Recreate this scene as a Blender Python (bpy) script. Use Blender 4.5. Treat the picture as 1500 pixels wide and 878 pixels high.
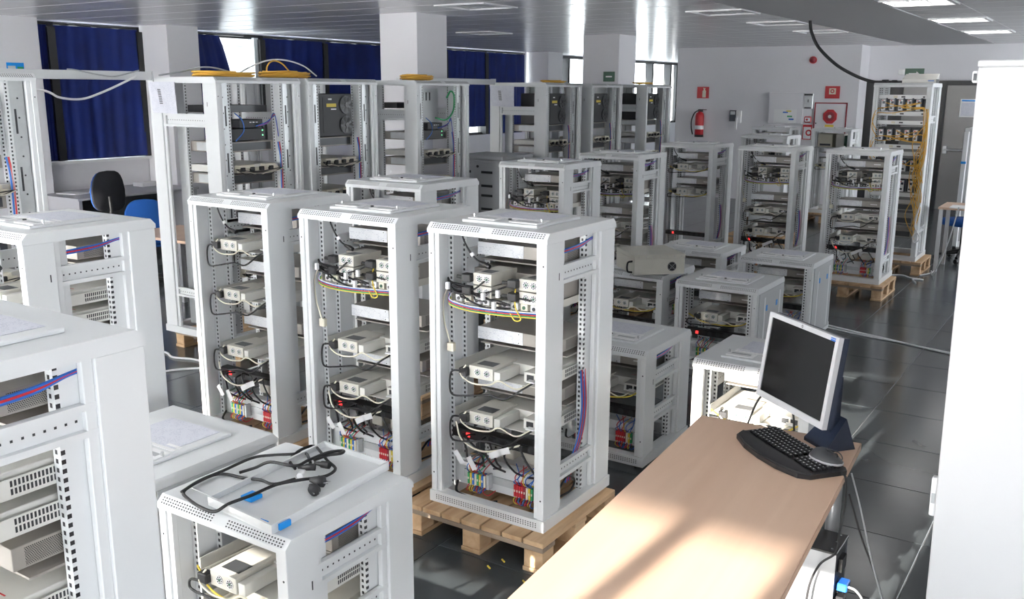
import bpy, math, random
from mathutils import Vector, Matrix
random.seed(7)
SC = bpy.context.scene
for o in list(bpy.data.objects): bpy.data.objects.remove(o)
C = SC.collection
PI = math.pi

# ------------------------------------------------------------------ camera, light, exposure
CAM_H = 1.98
cd = bpy.data.cameras.new('camera'); cam = bpy.data.objects.new('camera', cd); C.objects.link(cam)
cd.sensor_width = 36.0; cd.lens = 36.0 * 1366.0 / 1500.0; cd.clip_start = 0.05; cd.clip_end = 200
_p, _y, _r = math.radians(12.7), math.radians(33.0), math.radians(0.35)
_f = Vector((-math.sin(_y) * math.cos(_p), math.cos(_y) * math.cos(_p), -math.sin(_p)))
_rt = Vector((math.cos(_y), math.sin(_y), 0)); _up = _rt.cross(_f)
_r2 = _rt * math.cos(_r) + _up * math.sin(_r); _u2 = _r2.cross(_f)
cam.matrix_world = Matrix(((_r2.x, _u2.x, -_f.x, 0), (_r2.y, _u2.y, -_f.y, 0), (_r2.z, _u2.z, -_f.z, CAM_H), (0, 0, 0, 1)))
SC.camera = cam

SKY_STRENGTH = 9.0
SUN_STRENGTH = 22.0
w = bpy.data.worlds.new('sky'); SC.world = w; w.use_nodes = True
nt = w.node_tree; nt.nodes.clear()
bg = nt.nodes.new('ShaderNodeBackground'); wo = nt.nodes.new('ShaderNodeOutputWorld')
bg.inputs[0].default_value = (0.93, 0.97, 1.0, 1); bg.inputs[1].default_value = SKY_STRENGTH
nt.links.new(bg.outputs[0], wo.inputs[0])

sd = bpy.data.lights.new('sun', 'SUN'); sd.energy = SUN_STRENGTH; sd.angle = 0.012; sd.color = (1.0, 0.93, 0.83)
so = bpy.data.objects.new('sun', sd); C.objects.link(so)
_el, _az = math.radians(12.0), math.radians(3.0)
_sd = Vector((math.sin(_az) * math.cos(_el), math.cos(_az) * math.cos(_el), -math.sin(_el)))
so.rotation_euler = _sd.to_track_quat('-Z', 'Y').to_euler(); so.location = (-2, -8, 4)

def portal(name, loc, rot, sx, sy):
    d = bpy.data.lights.new(name, 'AREA'); d.shape = 'RECTANGLE'; d.size = sx; d.size_y = sy
    d.cycles.is_portal = True
    o = bpy.data.objects.new(name, d); C.objects.link(o); o.location = loc; o.rotation_euler = rot
portal('portal_rear', (-1.7, -2.3, 1.05), (math.radians(90), 0, math.radians(180)), 2.1, 2.0)
portal('portal_right', (3.55, -0.9, 1.55), (math.radians(90), 0, math.radians(-90)), 2.4, 1.5)
portal('portal_right_far', (3.55, 13.8, 1.55), (math.radians(90), 0, math.radians(-90)), 5.2, 1.45)  # serves the far opening added to light the back wall
portal('portal_left', (-11.1, 20.0, 1.9), (math.radians(90), 0, math.radians(90)), 12.0, 1.7)

SC.view_settings.view_transform = 'Standard'; SC.view_settings.look = 'None'
SC.view_settings.gamma = 1.0; SC.view_settings.use_curve_mapping = False
SC.view_settings.exposure = 0.6
SC.cycles.sample_clamp_indirect = 6.0

# ------------------------------------------------------------------ materials
MATS = {}
def mat(name, col, rough=0.5, metal=0.0, emit=None, estr=0.0, noise=0.0, nscale=8.0, spec=0.5, bump=0.0):
    m = bpy.data.materials.new(name); m.use_nodes = True; n = m.node_tree.nodes; l = m.node_tree.links
    b = n['Principled BSDF']
    b.inputs['Base Color'].default_value = (*col, 1); b.inputs['Roughness'].default_value = rough
    b.inputs['Metallic'].default_value = metal; b.inputs['Specular IOR Level'].default_value = spec
    if emit:
        b.inputs['Emission Color'].default_value = (*emit, 1); b.inputs['Emission Strength'].default_value = estr
    if noise or bump:
        tc = n.new('ShaderNodeTexCoord'); t = n.new('ShaderNodeTexNoise'); t.inputs['Scale'].default_value = nscale
        t.inputs['Detail'].default_value = 4
        l.new(tc.outputs['Object'], t.inputs['Vector'])
        if noise:
            r = n.new('ShaderNodeValToRGB')
            r.color_ramp.elements[0].position = 0.3; r.color_ramp.elements[1].position = 0.7
            r.color_ramp.elements[0].color = (*[max(0, c * (1 - noise)) for c in col], 1)
            r.color_ramp.elements[1].color = (*[min(1, c * (1 + noise)) for c in col], 1)
            l.new(t.outputs['Fac'], r.inputs['Fac']); l.new(r.outputs['Color'], b.inputs['Base Color'])
        if bump:
            bp = n.new('ShaderNodeBump'); bp.inputs['Strength'].default_value = bump; bp.inputs['Distance'].default_value = 0.01
            l.new(t.outputs['Fac'], bp.inputs['Height']); l.new(bp.outputs['Normal'], b.inputs['Normal'])
    MATS[name] = m
    return m

def math_node(nt_, op, a, b=None, c=None):
    x = nt_.nodes.new('ShaderNodeMath'); x.operation = op
    for i, v in enumerate((a, b, c)):
        if v is None: continue
        if isinstance(v, (int, float)): x.inputs[i].default_value = v
        else: nt_.links.new(v, x.inputs[i])
    return x.outputs[0]

def mat_mask(name, col, dark, fn, rough=0.4):
    """two-colour print: fn(nt, x, y, z) gives the mask from object coordinates"""
    m = mat(name, col, rough); nt_ = m.node_tree
    tc = nt_.nodes.new('ShaderNodeTexCoord'); sp = nt_.nodes.new('ShaderNodeSeparateXYZ')
    nt_.links.new(tc.outputs['Object'], sp.inputs[0])
    k = fn(nt_, sp.outputs[0], sp.outputs[1], sp.outputs[2])
    mx = nt_.nodes.new('ShaderNodeMix'); mx.data_type = 'RGBA'
    mx.inputs['A'].default_value = (*col, 1); mx.inputs['B'].default_value = (*dark, 1)
    nt_.links.new(k, mx.inputs['Factor']); nt_.links.new(mx.outputs['Result'], nt_.nodes['Principled BSDF'].inputs['Base Color'])
    return m

WHITE = (0.72, 0.735, 0.745)
mat('paint', WHITE, 0.38, noise=0.015, nscale=3)
mat('cabinet_paint', (0.60, 0.60, 0.605), 0.45)
mat('paint_grey', (0.42, 0.435, 0.45), 0.42, noise=0.02, nscale=3)
mat('galv', (0.52, 0.54, 0.55), 0.35, 0.35, noise=0.05, nscale=20)
mat('beige', (0.60, 0.58, 0.52), 0.45, noise=0.03, nscale=12)
mat('beige_light', (0.70, 0.69, 0.65), 0.42, noise=0.03, nscale=12)
mat('taupe', (0.34, 0.315, 0.285), 0.42, noise=0.05, nscale=10)
mat('taupe_box', (0.58, 0.565, 0.50), 0.5, noise=0.03, nscale=10)
mat('black', (0.012, 0.012, 0.014), 0.35)
mat('rubber', (0.016, 0.016, 0.018), 0.55)
mat('dark', (0.03, 0.032, 0.036), 0.5)
mat('dark_metal', (0.07, 0.075, 0.08), 0.4, 0.3)
mat('steel', (0.45, 0.46, 0.48), 0.3, 0.8)
mat('chrome', (0.75, 0.75, 0.76), 0.2, 1.0)
mat('red', (0.55, 0.02, 0.03), 0.4)
mat('wine', (0.28, 0.02, 0.035), 0.4)
mat('blue', (0.02, 0.13, 0.50), 0.4)
mat('blue_tape', (0.0, 0.25, 0.72), 0.5)
mat('green', (0.03, 0.33, 0.12), 0.45)
mat('green_dark', (0.02, 0.09, 0.05), 0.45)
mat('yellow', (0.72, 0.55, 0.06), 0.45)
mat('orange', (0.74, 0.42, 0.06), 0.5)
mat('cream', (0.74, 0.70, 0.58), 0.45)
mat('white', (0.85, 0.85, 0.86), 0.45)
mat('silver_plastic', (0.58, 0.58, 0.60), 0.35, 0.2)
mat('navy_plastic', (0.018, 0.026, 0.05), 0.4)
mat('screen', (0.006, 0.006, 0.007), 0.12)
mat('blue_fabric', (0.004, 0.07, 0.30), 0.9)
mat('black_fabric', (0.012, 0.013, 0.018), 0.9)
mat('led_red', (0.6, 0.01, 0.01), 0.4, emit=(1, 0.03, 0.03), estr=1.6)
mat('led_green', (0.1, 0.6, 0.2), 0.4, emit=(0.2, 1, 0.4), estr=1.5)
mat('lamp', (0.9, 0.9, 0.9), 0.4, emit=(1, 0.98, 0.95), estr=5.0)
mat('lamp_off', (0.55, 0.56, 0.58), 0.3)
mat('wall', (0.80, 0.79, 0.82), 0.75, noise=0.012, nscale=1.5)
mat('concrete', (0.45, 0.45, 0.45), 0.9)
mat('facade', (0.22, 0.22, 0.225), 0.9)
mat('ceil_panel', (0.84, 0.845, 0.86), 0.24, 0.08, spec=0.8, noise=0.01, nscale=2)
mat('ceil_plain', (0.50, 0.50, 0.515), 0.5)
mat('seam_glint', (0.88, 0.88, 0.9), 0.4, 0.0)  # pale tone paints in the light caught along panel edges
mat('frame_dark', (0.012, 0.013, 0.015), 0.4)
mat('frame_light', (0.6, 0.64, 0.66), 0.35, 0.3)
mat('door_metal', (0.20, 0.195, 0.195), 0.38, 0.5, noise=0.08, nscale=2)
mat('desk_grey', (0.44, 0.44, 0.47), 0.5)
mat('tile', (0.058, 0.068, 0.074), 0.19, noise=0.12, nscale=3, spec=0.55)
mat('grout', (0.24, 0.25, 0.26), 0.8)
m = mat('curtain', (0.0012, 0.014, 0.14), 0.75, noise=0.25, nscale=3)
def glass_mat():
    m = bpy.data.materials.new('glass'); m.use_nodes = True; n = m.node_tree.nodes; l = m.node_tree.links
    for x in list(n):
        if x.type == 'BSDF_PRINCIPLED': n.remove(x)
    t = n.new('ShaderNodeBsdfTransparent'); g = n.new('ShaderNodeBsdfGlossy'); g.inputs['Roughness'].default_value = 0.02
    t.inputs[0].default_value = (0.93, 0.95, 0.95, 1)
    mx = n.new('ShaderNodeMixShader'); mx.inputs[0].default_value = 0.06
    l.new(t.outputs[0], mx.inputs[1]); l.new(g.outputs[0], mx.inputs[2])
    out = [x for x in n if x.type == 'OUTPUT_MATERIAL'][0]; l.new(mx.outputs[0], out.inputs[0])
    MATS['glass'] = m
glass_mat()
def sheer_mat():
    m = bpy.data.materials.new('sheer'); m.use_nodes = True; n = m.node_tree.nodes; l = m.node_tree.links
    for x in list(n):
        if x.type == 'BSDF_PRINCIPLED': n.remove(x)
    t = n.new('ShaderNodeBsdfTranslucent'); g = n.new('ShaderNodeBsdfDiffuse')
    t.inputs[0].default_value = (0.95, 0.95, 0.95, 1); g.inputs[0].default_value = (0.9, 0.9, 0.9, 1)
    mx = n.new('ShaderNodeMixShader'); mx.inputs[0].default_value = 0.15
    l.new(t.outputs[0], mx.inputs[1]); l.new(g.outputs[0], mx.inputs[2])
    out = [x for x in n if x.type == 'OUTPUT_MATERIAL'][0]; l.new(mx.outputs[0], out.inputs[0])
    MATS['sheer'] = m
sheer_mat()
def wood(name, c1, c2, scale, stretch, rough=0.5, axis=1):
    m = mat(name, c1, rough); n = m.node_tree.nodes; l = m.node_tree.links
    tc = n.new('ShaderNodeTexCoord'); mp = n.new('ShaderNodeMapping'); s = [scale] * 3; s[axis] = scale * stretch
    mp.inputs['Scale'].default_value = s
    t = n.new('ShaderNodeTexNoise'); t.inputs['Scale'].default_value = 1; t.inputs['Detail'].default_value = 6; t.inputs['Distortion'].default_value = 0.6
    oi = n.new('ShaderNodeObjectInfo'); ad = n.new('ShaderNodeVectorMath'); ad.operation = 'MULTIPLY_ADD'
    ad.inputs[1].default_value = (1, 1, 1)
    sc = n.new('ShaderNodeVectorMath'); sc.operation = 'SCALE'; sc.inputs['Scale'].default_value = 37.0
    cb = n.new('ShaderNodeCombineXYZ')
    for i in range(3): l.new(oi.outputs['Random'], cb.inputs[i])
    l.new(cb.outputs[0], sc.inputs[0])
    l.new(tc.outputs['Object'], mp.inputs[0]); l.new(mp.outputs[0], ad.inputs[0]); l.new(sc.outputs[0], ad.inputs[2])
    l.new(ad.outputs[0], t.inputs['Vector'])
    r = n.new('ShaderNodeValToRGB'); r.color_ramp.elements[0].position = 0.3; r.color_ramp.elements[1].position = 0.72
    r.color_ramp.elements[0].color = (*c1, 1); r.color_ramp.elements[1].color = (*c2, 1)
    l.new(t.outputs['Fac'], r.inputs[0]); l.new(r.outputs[0], n['Principled BSDF'].inputs['Base Color'])
wood('pallet_wood', (0.40, 0.24, 0.12), (0.66, 0.46, 0.28), 14, 0.12, 0.75)
wood('pallet_wood_x', (0.36, 0.22, 0.12), (0.60, 0.42, 0.26), 14, 0.12, 0.75, axis=0)
wood('pallet_grey', (0.20, 0.15, 0.11), (0.36, 0.28, 0.21), 14, 0.12, 0.8, axis=0)
wood('desk_wood', (0.62, 0.42, 0.30), (0.70, 0.50, 0.37), 10, 0.06, 0.42)
wood('desk_edge', (0.42, 0.26, 0.17), (0.52, 0.34, 0.23), 10, 0.06, 0.5)

def m_rail(nt_, x, y, z):
    zz = math_node(nt_, 'LESS_THAN', math_node(nt_, 'FRACT', math_node(nt_, 'DIVIDE', z, 0.0222)), 0.5)
    ax = math_node(nt_, 'ABSOLUTE', x)
    a = math_node(nt_, 'LESS_THAN', math_node(nt_, 'ABSOLUTE', math_node(nt_, 'SUBTRACT', ax, 0.2475)), 0.0048)
    ay = math_node(nt_, 'ABSOLUTE', y)
    b = math_node(nt_, 'LESS_THAN', math_node(nt_, 'ABSOLUTE', math_node(nt_, 'SUBTRACT', ay, 0.0895)), 0.0055)
    b = math_node(nt_, 'MULTIPLY', b, math_node(nt_, 'GREATER_THAN', ax, 0.2618))
    return math_node(nt_, 'MULTIPLY', zz, math_node(nt_, 'MAXIMUM', a, b))
mat_mask('rail', WHITE, (0.02, 0.02, 0.025), m_rail)
def m_perf(nt_, x, y, z):
    def g(v, p, off=None):
        d = math_node(nt_, 'DIVIDE', v, p)
        if off is not None: d = math_node(nt_, 'ADD', d, off)
        return math_node(nt_, 'SUBTRACT', math_node(nt_, 'FRACT', d), 0.5)
    row = math_node(nt_, 'FLOOR', math_node(nt_, 'DIVIDE', z, 0.0042))
    off = math_node(nt_, 'MULTIPLY', math_node(nt_, 'FLOORED_MODULO', row, 2.0), 0.5)
    a = g(y, 0.0048, off); b = g(z, 0.0042)
    d = math_node(nt_, 'ADD', math_node(nt_, 'MULTIPLY', a, a), math_node(nt_, 'MULTIPLY', b, b))
    return math_node(nt_, 'LESS_THAN', d, 0.13)
mat_mask('perf', (0.33, 0.31, 0.28), (0.015, 0.015, 0.015), m_perf)
def m_print(nt_, x, y, z):
    cb = nt_.nodes.new('ShaderNodeCombineXYZ'); nt_.links.new(x, cb.inputs[0]); nt_.links.new(z, cb.inputs[2]); nt_.links.new(y, cb.inputs[1])
    mp = nt_.nodes.new('ShaderNodeMapping'); mp.inputs['Scale'].default_value = (130, 130, 190); nt_.links.new(cb.outputs[0], mp.inputs[0])
    t = nt_.nodes.new('ShaderNodeTexNoise'); t.inputs['Scale'].default_value = 1; nt_.links.new(mp.outputs[0], t.inputs['Vector'])
    ln = math_node(nt_, 'LESS_THAN', math_node(nt_, 'FRACT', math_node(nt_, 'DIVIDE', math_node(nt_, 'ADD', z, y), 0.0075)), 0.45)
    bl = nt_.nodes.new('ShaderNodeTexNoise'); bl.inputs['Scale'].default_value = 22; nt_.links.new(cb.outputs[0], bl.inputs['Vector'])
    return math_node(nt_, 'MULTIPLY', math_node(nt_, 'MULTIPLY', ln, math_node(nt_, 'GREATER_THAN', t.outputs['Fac'], 0.52)),
                     math_node(nt_, 'MULTIPLY', math_node(nt_, 'GREATER_THAN', bl.outputs['Fac'], 0.47), 0.55))
mat_mask('label_print', (0.86, 0.87, 0.90), (0.52, 0.54, 0.62), m_print, 0.5)
mat_mask('paper', (0.66, 0.67, 0.74), (0.36, 0.38, 0.48), m_print, 0.55)

# ------------------------------------------------------------------ mesh builder
class MB:
    def __init__(s, *mats): s.v = []; s.f = []; s.m = []; s.mats = list(mats); s.sm = set()
    def mi(s, m):
        if m is None: return 0
        if m not in s.mats: s.mats.append(m)
        return s.mats.index(m)
    def poly(s, pts, faces, m=None, smooth=False):
        b = len(s.v); s.v += [tuple(p) for p in pts]; k = s.mi(m)
        for f in faces:
            if smooth: s.sm.add(len(s.f))
            s.f.append(tuple(b + i for i in f)); s.m.append(k)
        return s
    def box(s, x0, x1, y0, y1, z0, z1, m=None):
        return s.poly([(x0,y0,z0),(x1,y0,z0),(x1,y1,z0),(x0,y1,z0),(x0,y0,z1),(x1,y0,z1),(x1,y1,z1),(x0,y1,z1)],
                      [(3,2,1,0),(4,5,6,7),(0,1,5,4),(1,2,6,5),(2,3,7,6),(3,0,4,7)], m)
    def cbox(s, x0, x1, y0, y1, z0, z1, c=0.003, m=None):
        P = []; idx = {}
        X = (x0, x1); Y = (y0, y1); Z = (z0, z1)
        for i in (0,1):
            for j in (0,1):
                for k in (0,1):
                    sx = c if i == 0 else -c; sy = c if j == 0 else -c; sz = c if k == 0 else -c
                    idx[i,j,k,0] = len(P); P.append((X[i], Y[j]+sy, Z[k]+sz))
                    idx[i,j,k,1] = len(P); P.append((X[i]+sx, Y[j], Z[k]+sz))
                    idx[i,j,k,2] = len(P); P.append((X[i]+sx, Y[j]+sy, Z[k]))
        F = []
        for i in (0,1):
            f = [idx[i,0,0,0], idx[i,1,0,0], idx[i,1,1,0], idx[i,0,1,0]]; F.append(f if i else f[::-1])
            f = [idx[0,i,0,1], idx[1,i,0,1], idx[1,i,1,1], idx[0,i,1,1]]; F.append(f[::-1] if i else f)
            f = [idx[0,0,i,2], idx[1,0,i,2], idx[1,1,i,2], idx[0,1,i,2]]; F.append(f if i else f[::-1])
        for a in (0,1):
            for b in (0,1):
                F.append([idx[a,b,0,0], idx[a,b,0,1], idx[a,b,1,1], idx[a,b,1,0]])
                F.append([idx[a,0,b,0], idx[a,1,b,0], idx[a,1,b,2], idx[a,0,b,2]])
                F.append([idx[0,a,b,1], idx[1,a,b,1], idx[1,a,b,2], idx[0,a,b,2]])
                for k in (0,1): F.append([idx[a,b,k,0], idx[a,b,k,1], idx[a,b,k,2]])
        ce = Vector(((x0+x1)/2, (y0+y1)/2, (z0+z1)/2)); G = []
        for f in F:
            p = [Vector(P[i]) for i in f]; n = (p[1]-p[0]).cross(p[2]-p[0])
            G.append(f if n.dot(sum(p, Vector())/len(p) - ce) > 0 else f[::-1])
        return s.poly(P, G, m)
    def prism(s, prof, x0, x1, m=None, axis='x'):
        n = len(prof)
        if axis == 'x': P = [(x0, a, b) for a, b in prof] + [(x1, a, b) for a, b in prof]
        elif axis == 'y': P = [(a, x0, b) for a, b in prof] + [(a, x1, b) for a, b in prof]
        else: P = [(a, b, x0) for a, b in prof] + [(a, b, x1) for a, b in prof]
        F = [tuple(range(n))[::-1], tuple(range(n, 2*n))] + [(i, (i+1) % n, n+(i+1) % n, n+i) for i in range(n)]
        return s.poly(P, F, m)
    def tube(s, pts, r, n=6, m=None, caps=True):
        pts = [Vector(p) for p in pts]; k = len(pts); P = []; F = []
        prev = None
        for i, p in enumerate(pts):
            t = (pts[min(i+1, k-1)] - pts[max(i-1, 0)])
            if t.length < 1e-9: t = Vector((0,0,1))
            t.normalize()
            if prev is None:
                u = t.cross(Vector((0,0,1)))
                if u.length < 1e-3: u = t.cross(Vector((1,0,0)))
            else:
                u = prev - t * prev.dot(t)
                if u.length < 1e-6: u = t.cross(Vector((1,0,0)))
            u.normalize(); prev = u; v = t.cross(u)
            rr = r[i] if isinstance(r, (list, tuple)) else r
            for j in range(n):
                a = 2*PI*j/n; P.append(p + (u*math.cos(a) + v*math.sin(a)) * rr)
        for i in range(k-1):
            for j in range(n):
                F.append((i*n+j, i*n+(j+1) % n, (i+1)*n+(j+1) % n, (i+1)*n+j))
        s.poly(P, F, m, smooth=True)
        if caps:
            s.poly(P[:n], [tuple(range(n))[::-1]], m); s.poly(P[-n:], [tuple(range(n))], m)
        return s
    def cyl(s, p0, p1, r, n=12, m=None): return s.tube([p0, p1], r, n, m)
    def quad(s, a, b, c, d, m=None): return s.poly([a,b,c,d], [(0,1,2,3)], m)
    def lathe(s, prof, n=16, m=None, c=(0,0)):
        P = []; F = []
        for r, z in prof:
            for j in range(n): P.append((c[0]+r*math.cos(2*PI*j/n), c[1]+r*math.sin(2*PI*j/n), z))
        for i in range(len(prof)-1):
            for j in range(n): F.append((i*n+j, i*n+(j+1) % n, (i+1)*n+(j+1) % n, (i+1)*n+j))
        return s.poly(P, F, m, smooth=True)
    def mesh(s, name):
        me = bpy.data.meshes.new(name); me.from_pydata(s.v, [], s.f)
        for m in s.mats: me.materials.append(MATS[m])
        me.polygons.foreach_set('material_index', s.m)
        if s.sm:
            fl = [i in s.sm for i in range(len(s.f))]; me.polygons.foreach_set('use_smooth', fl)
        me.update(); return me

def spline(pts, n=8):
    """Catmull-Rom through the given points"""
    p = [Vector(q) for q in pts]; p = [p[0]*2-p[1]] + p + [p[-1]*2-p[-2]]; out = []
    for i in range(1, len(p)-2):
        a, b, c, d = p[i-1:i+3]
        for k in range(n):
            t = k/n
            out.append(0.5*((2*b) + (c-a)*t + (2*a-5*b+4*c-d)*t*t + (3*b-a-3*c+d)*t**3))
    out.append(p[-2]); return out

def obj(name, mesh, parent=None, loc=None, rz=None, **props):
    if isinstance(mesh, MB): mesh = mesh.mesh(name)
    o = bpy.data.objects.new(name, mesh); C.objects.link(o)
    if parent: o.parent = parent
    if loc: o.location = loc
    if rz: o.rotation_euler = (0, 0, rz)
    for k, v in props.items(): o[k] = v
    return o
def tag(o, label, cat, group=None):
    o['label'] = label; o['category'] = cat
    if group: o['group'] = group
    return o
class Tpl:
    """a thing's parts, built once; spawn() links a fresh Empty with a copy of every part"""
    def __init__(s): s.parts = []
    def add(s, name, mb, parent=-1, **props):
        s.parts.append((name, mb.mesh(name) if isinstance(mb, MB) else mb, parent, props)); return len(s.parts)-1
    def spawn(s, name, label, cat, loc, rz=0, group=None):
        r = bpy.data.objects.new(name, None); C.objects.link(r); r.empty_display_size = 0.05
        r.location = loc; r.rotation_euler = (0, 0, rz); tag(r, label, cat, group)
        made = []
        for n, me, p, props in s.parts:
            o = bpy.data.objects.new(n, me); C.objects.link(o); o.parent = r if p < 0 else made[p]
            for k, v in props.items(): o[k] = v
            made.append(o)
        return r

# ------------------------------------------------------------------ room shell
CZ = 2.76
def struct(name, mb): return obj(name, mb, kind='structure')
fl = struct('floor', MB('grout').box(-11.2, 3.7, -2.4, 27.2, -0.12, -0.004))
tile_me = MB('tile').cbox(-0.2975, 0.2975, -0.2975, 0.2975, -0.02, 0.0, 0.0012).mesh('tile')
tiles_rest = MB('tile')
for i in range(-17, 8):
    for j in range(-9, 41):
        x = -1.14 + 0.6*i + 0.3; y = 3.02 + 0.6*j + 0.3
        if not (-11 < x < 3.5 and -2.1 < y < 26.9): continue
        near = (-2.9 < x < 0.1 and 2.0 < y < 13.0 and x > -0.35*y - 1.2) or (-5.6 < x < -2.9 and 2.4 < y < 5.2)
        if near: obj('tile', tile_me, fl, (x, y, 0))
        else: tiles_rest.box(x-0.2975, x+0.2975, y-0.2975, y+0.2975, -0.02, 0.0)
obj('tile_field', tiles_rest, fl, kind='stuff')

ce = struct('ceiling', MB('seam_glint').box(-11.2, 3.7, -2.4, 27.2, CZ+0.006, CZ+0.2))
pan_me = MB('ceil_panel').cbox(-0.2978, 0.2978, -0.290, 0.290, 0, 0.007, 0.003).mesh('panel')
pan_rest = MB('ceil_panel')
LIGHT_ON = {(k, j) for k in (0,) for j in (0, 1, 2, 3)}
def panel_row(xs, y0, y1, lim):
    n = 0
    for x in xs:
        y = y0
        while y < y1:
            if (round(x, 2), round(y, 2)) not in lim:
                vis = 5.5 < y < 17 and x > -11
                if vis: obj('panel', pan_me, ce, (x, y, CZ))
                else: pan_rest.box(x-0.2978, x+0.2978, y-0.290, y+0.290, CZ, CZ+0.007)
            y += 0.6
troffers = {}
for x, ys in ((-3.6, (9.45, 11.25, 13.05)), (-5.4, (7.65,)), (-7.8, (11.25,)), (-1.7, (9.25, 11.65, 14.05))):
    for yy in ys: troffers[(round(x, 2), round(yy, 2))] = x > -3
panel_row([-3.6-0.6*i for i in range(13)], -2.25+0.3, 27, troffers)
panel_row([-1.7+0.6*i for i in range(9)], -2.15+0.0, 27, troffers)
obj('panel_field', pan_rest, ce, kind='stuff')
struct('trim_1', MB('ceil_plain').box(-3.28, -2.02, -2.3, 17.6, CZ-0.002, CZ+0.05))
for (x, y), on in troffers.items():
    t = Tpl()
    t.add('frame', MB('ceil_panel').box(-0.29, 0.29, -0.29, -0.26, -0.012, 0.03).box(-0.29, 0.29, 0.26, 0.29, -0.012, 0.03).box(-0.29, -0.26, -0.26, 0.26, -0.012, 0.03).box(0.26, 0.29, -0.26, 0.26, -0.012, 0.03).box(-0.28, 0.28, -0.28, 0.28, 0.02, 0.03))
    for k in range(3):
        t.add('reflector', MB('lamp' if on else 'lamp_off').box(-0.23+0.16*k, -0.11+0.16*k, -0.24, 0.24, 0.0, 0.02))
    zone = 'right of the plain ceiling band' if on else ('in the panelled ceiling near the band' if x > -4 else ('in the panelled ceiling above the tall racks' if x > -6 else 'in the panelled ceiling by the blue curtains'))
    pos = ('nearest', 'second nearest', 'third nearest', 'farthest')[sorted(k[1] for k in troffers if k[0] == x).index(y)]
    if x == 2.5: zone = 'of the lit row beside the right wall'
    if x == -7.8: zone = 'in the panelled ceiling beyond the square column'
    t.spawn('ceiling_light', f'{pos} square {"lit" if on else "unlit"} ceiling light {zone}', 'ceiling light', (x, y, CZ), 0, 'square ceiling lights')

# left window wall, x = -11
WX = -11.0
wl = MB('wall')
wl.box(WX-0.2, WX, -2.4, 27.2, 0, 1.08).box(WX-0.2, WX, -2.4, 27.2, 2.745, CZ+0.05)
for a, b in ((-2.4, 6.42), (7.98, 8.45), (17.35, 18.6), (20.6, 21.3), (25.6, 27.2)): wl.box(WX-0.2, WX, a, b, 1.08, 2.745)
struct('wall_left', wl)
def square_column(name, x0, x1, y0, y1):
    struct(name, MB('wall').cbox(x0, x1, y0, y1, 0, CZ+0.03, 0.004))
square_column('trim_2', -10.98, -10.42, 7.93, 8.42)
square_column('trim_3', -6.88, -6.37, 7.95, 8.47)
square_column('trim_4', -6.84, -6.25, 12.4, 12.95)
square_column('trim_5', -10.98, -10.75, 4.2, 6.42)
square_column('trim_6', -10.98, -10.42, 17.4, 18.0)
def window(n, y0, y1, mull, glass=True):
    f = MB('frame_dark'); t = 0.06
    f.box(WX-0.12, WX-0.02, y0, y1, 2.68, 2.745).box(WX-0.12, WX-0.02, y0, y1, 1.08, 1.13)
    f.box(WX-0.12, WX-0.02, y0, y0+t, 1.13, 2.68).box(WX-0.12, WX-0.02, y1-t, y1, 1.13, 2.68)
    o = struct('window_%d' % n, f)
    for mm in mull: obj('mullion', MB('frame_dark').box(WX-0.12, WX+0.085, mm-0.05, mm+0.05, 1.09, 2.68), o)
    e = [y0+t] + [v for mm in mull for v in (mm-0.05, mm+0.05)] + [y1-t]
    for a, b in zip(e[::2], e[1::2]):
        obj('pane', MB('glass').box(WX-0.085, WX-0.08, a, b, 1.13, 2.68), o)
    return o
window(1, 6.44, 7.97, [6.68, 7.9])
w2 = window(2, 8.46, 13.2, [9.98, 11.3])
obj('mullion', MB('frame_light').box(WX-0.1, WX+0.03, 9.86, 9.94, 1.13, 2.70), w2)
window(3, 13.2, 17.34, [14.5, 15.85])
window(4, 18.61, 20.59, [19.15]); window(5, 21.31, 25.59, [22.4, 23.7, 24.9])
struct('trim_7', MB('white').box(WX-0.02, WX+0.1, 6.3, 8.0, 1.05, 1.085))
def curtain(y0, y1, z0, label, top_only=None, x=WX+0.05, amp=0.018, seed=0):
    rnd = random.Random(seed); ny, nz = 60, 14; P = []; F = []
    ph = [rnd.uniform(0, 6.28) for _ in range(4)]
    for k in range(nz+1):
        tz = k/nz; z = z0 + (2.70-z0)*tz
        for i in range(ny+1):
            t = i/ny; b = y1
            if top_only: b = y0 + (y1-y0) * (top_only + (1-top_only)*(1-tz)**0.8)
            y = y0 + (b-y0)*t
            d = amp*(math.sin(t*26+ph[0]+tz*0.8) + 0.6*math.sin(t*47+ph[1]-tz) + 0.7*math.sin(t*9+ph[2]+tz*1.5)) * (0.35+0.65*(1-tz))
            P.append((x+d, y, z))
    for k in range(nz):
        for i in range(ny):
            a = k*(ny+1)+i; F.append((a, a+1, a+ny+2, a+ny+1))
    # thickness
    n = len(P); P2 = P + [(p[0]-0.004, p[1], p[2]) for p in P]; F2 = F + [tuple(i+n for i in f[::-1]) for f in F]
    m = MB('curtain').poly(P2, F2, smooth=True)
    t = Tpl(); t.add('cloth', m); rod = MB('frame_dark').cyl((x, y0, 2.715), (x, y1, 2.715), 0.012, 8); t.add('rod', rod)
    t.spawn('curtain', label, 'curtain', (0, 0, 0), 0, 'blue window curtains')
curtain(6.73, 7.87, 1.10, 'wide blue curtain behind the black office chair, leftmost full window', seed=1)
curtain(6.45, 6.64, 1.10, 'narrow blue curtain strip at the far left window edge', seed=2, amp=0.01)
curtain(8.47, 9.65, 1.10, 'blue curtain drawn aside next to the bare bright window pane', top_only=0.62, seed=3)
curtain(10.02, 11.26, 1.10, 'blue curtain just right of the bare bright window pane', seed=4)
curtain(11.34, 13.2, 1.10, 'blue curtain directly left of the white square column', seed=5)
curtain(13.2, 14.46, 1.10, 'blue curtain hidden mostly behind the white square column', seed=6)
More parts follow.
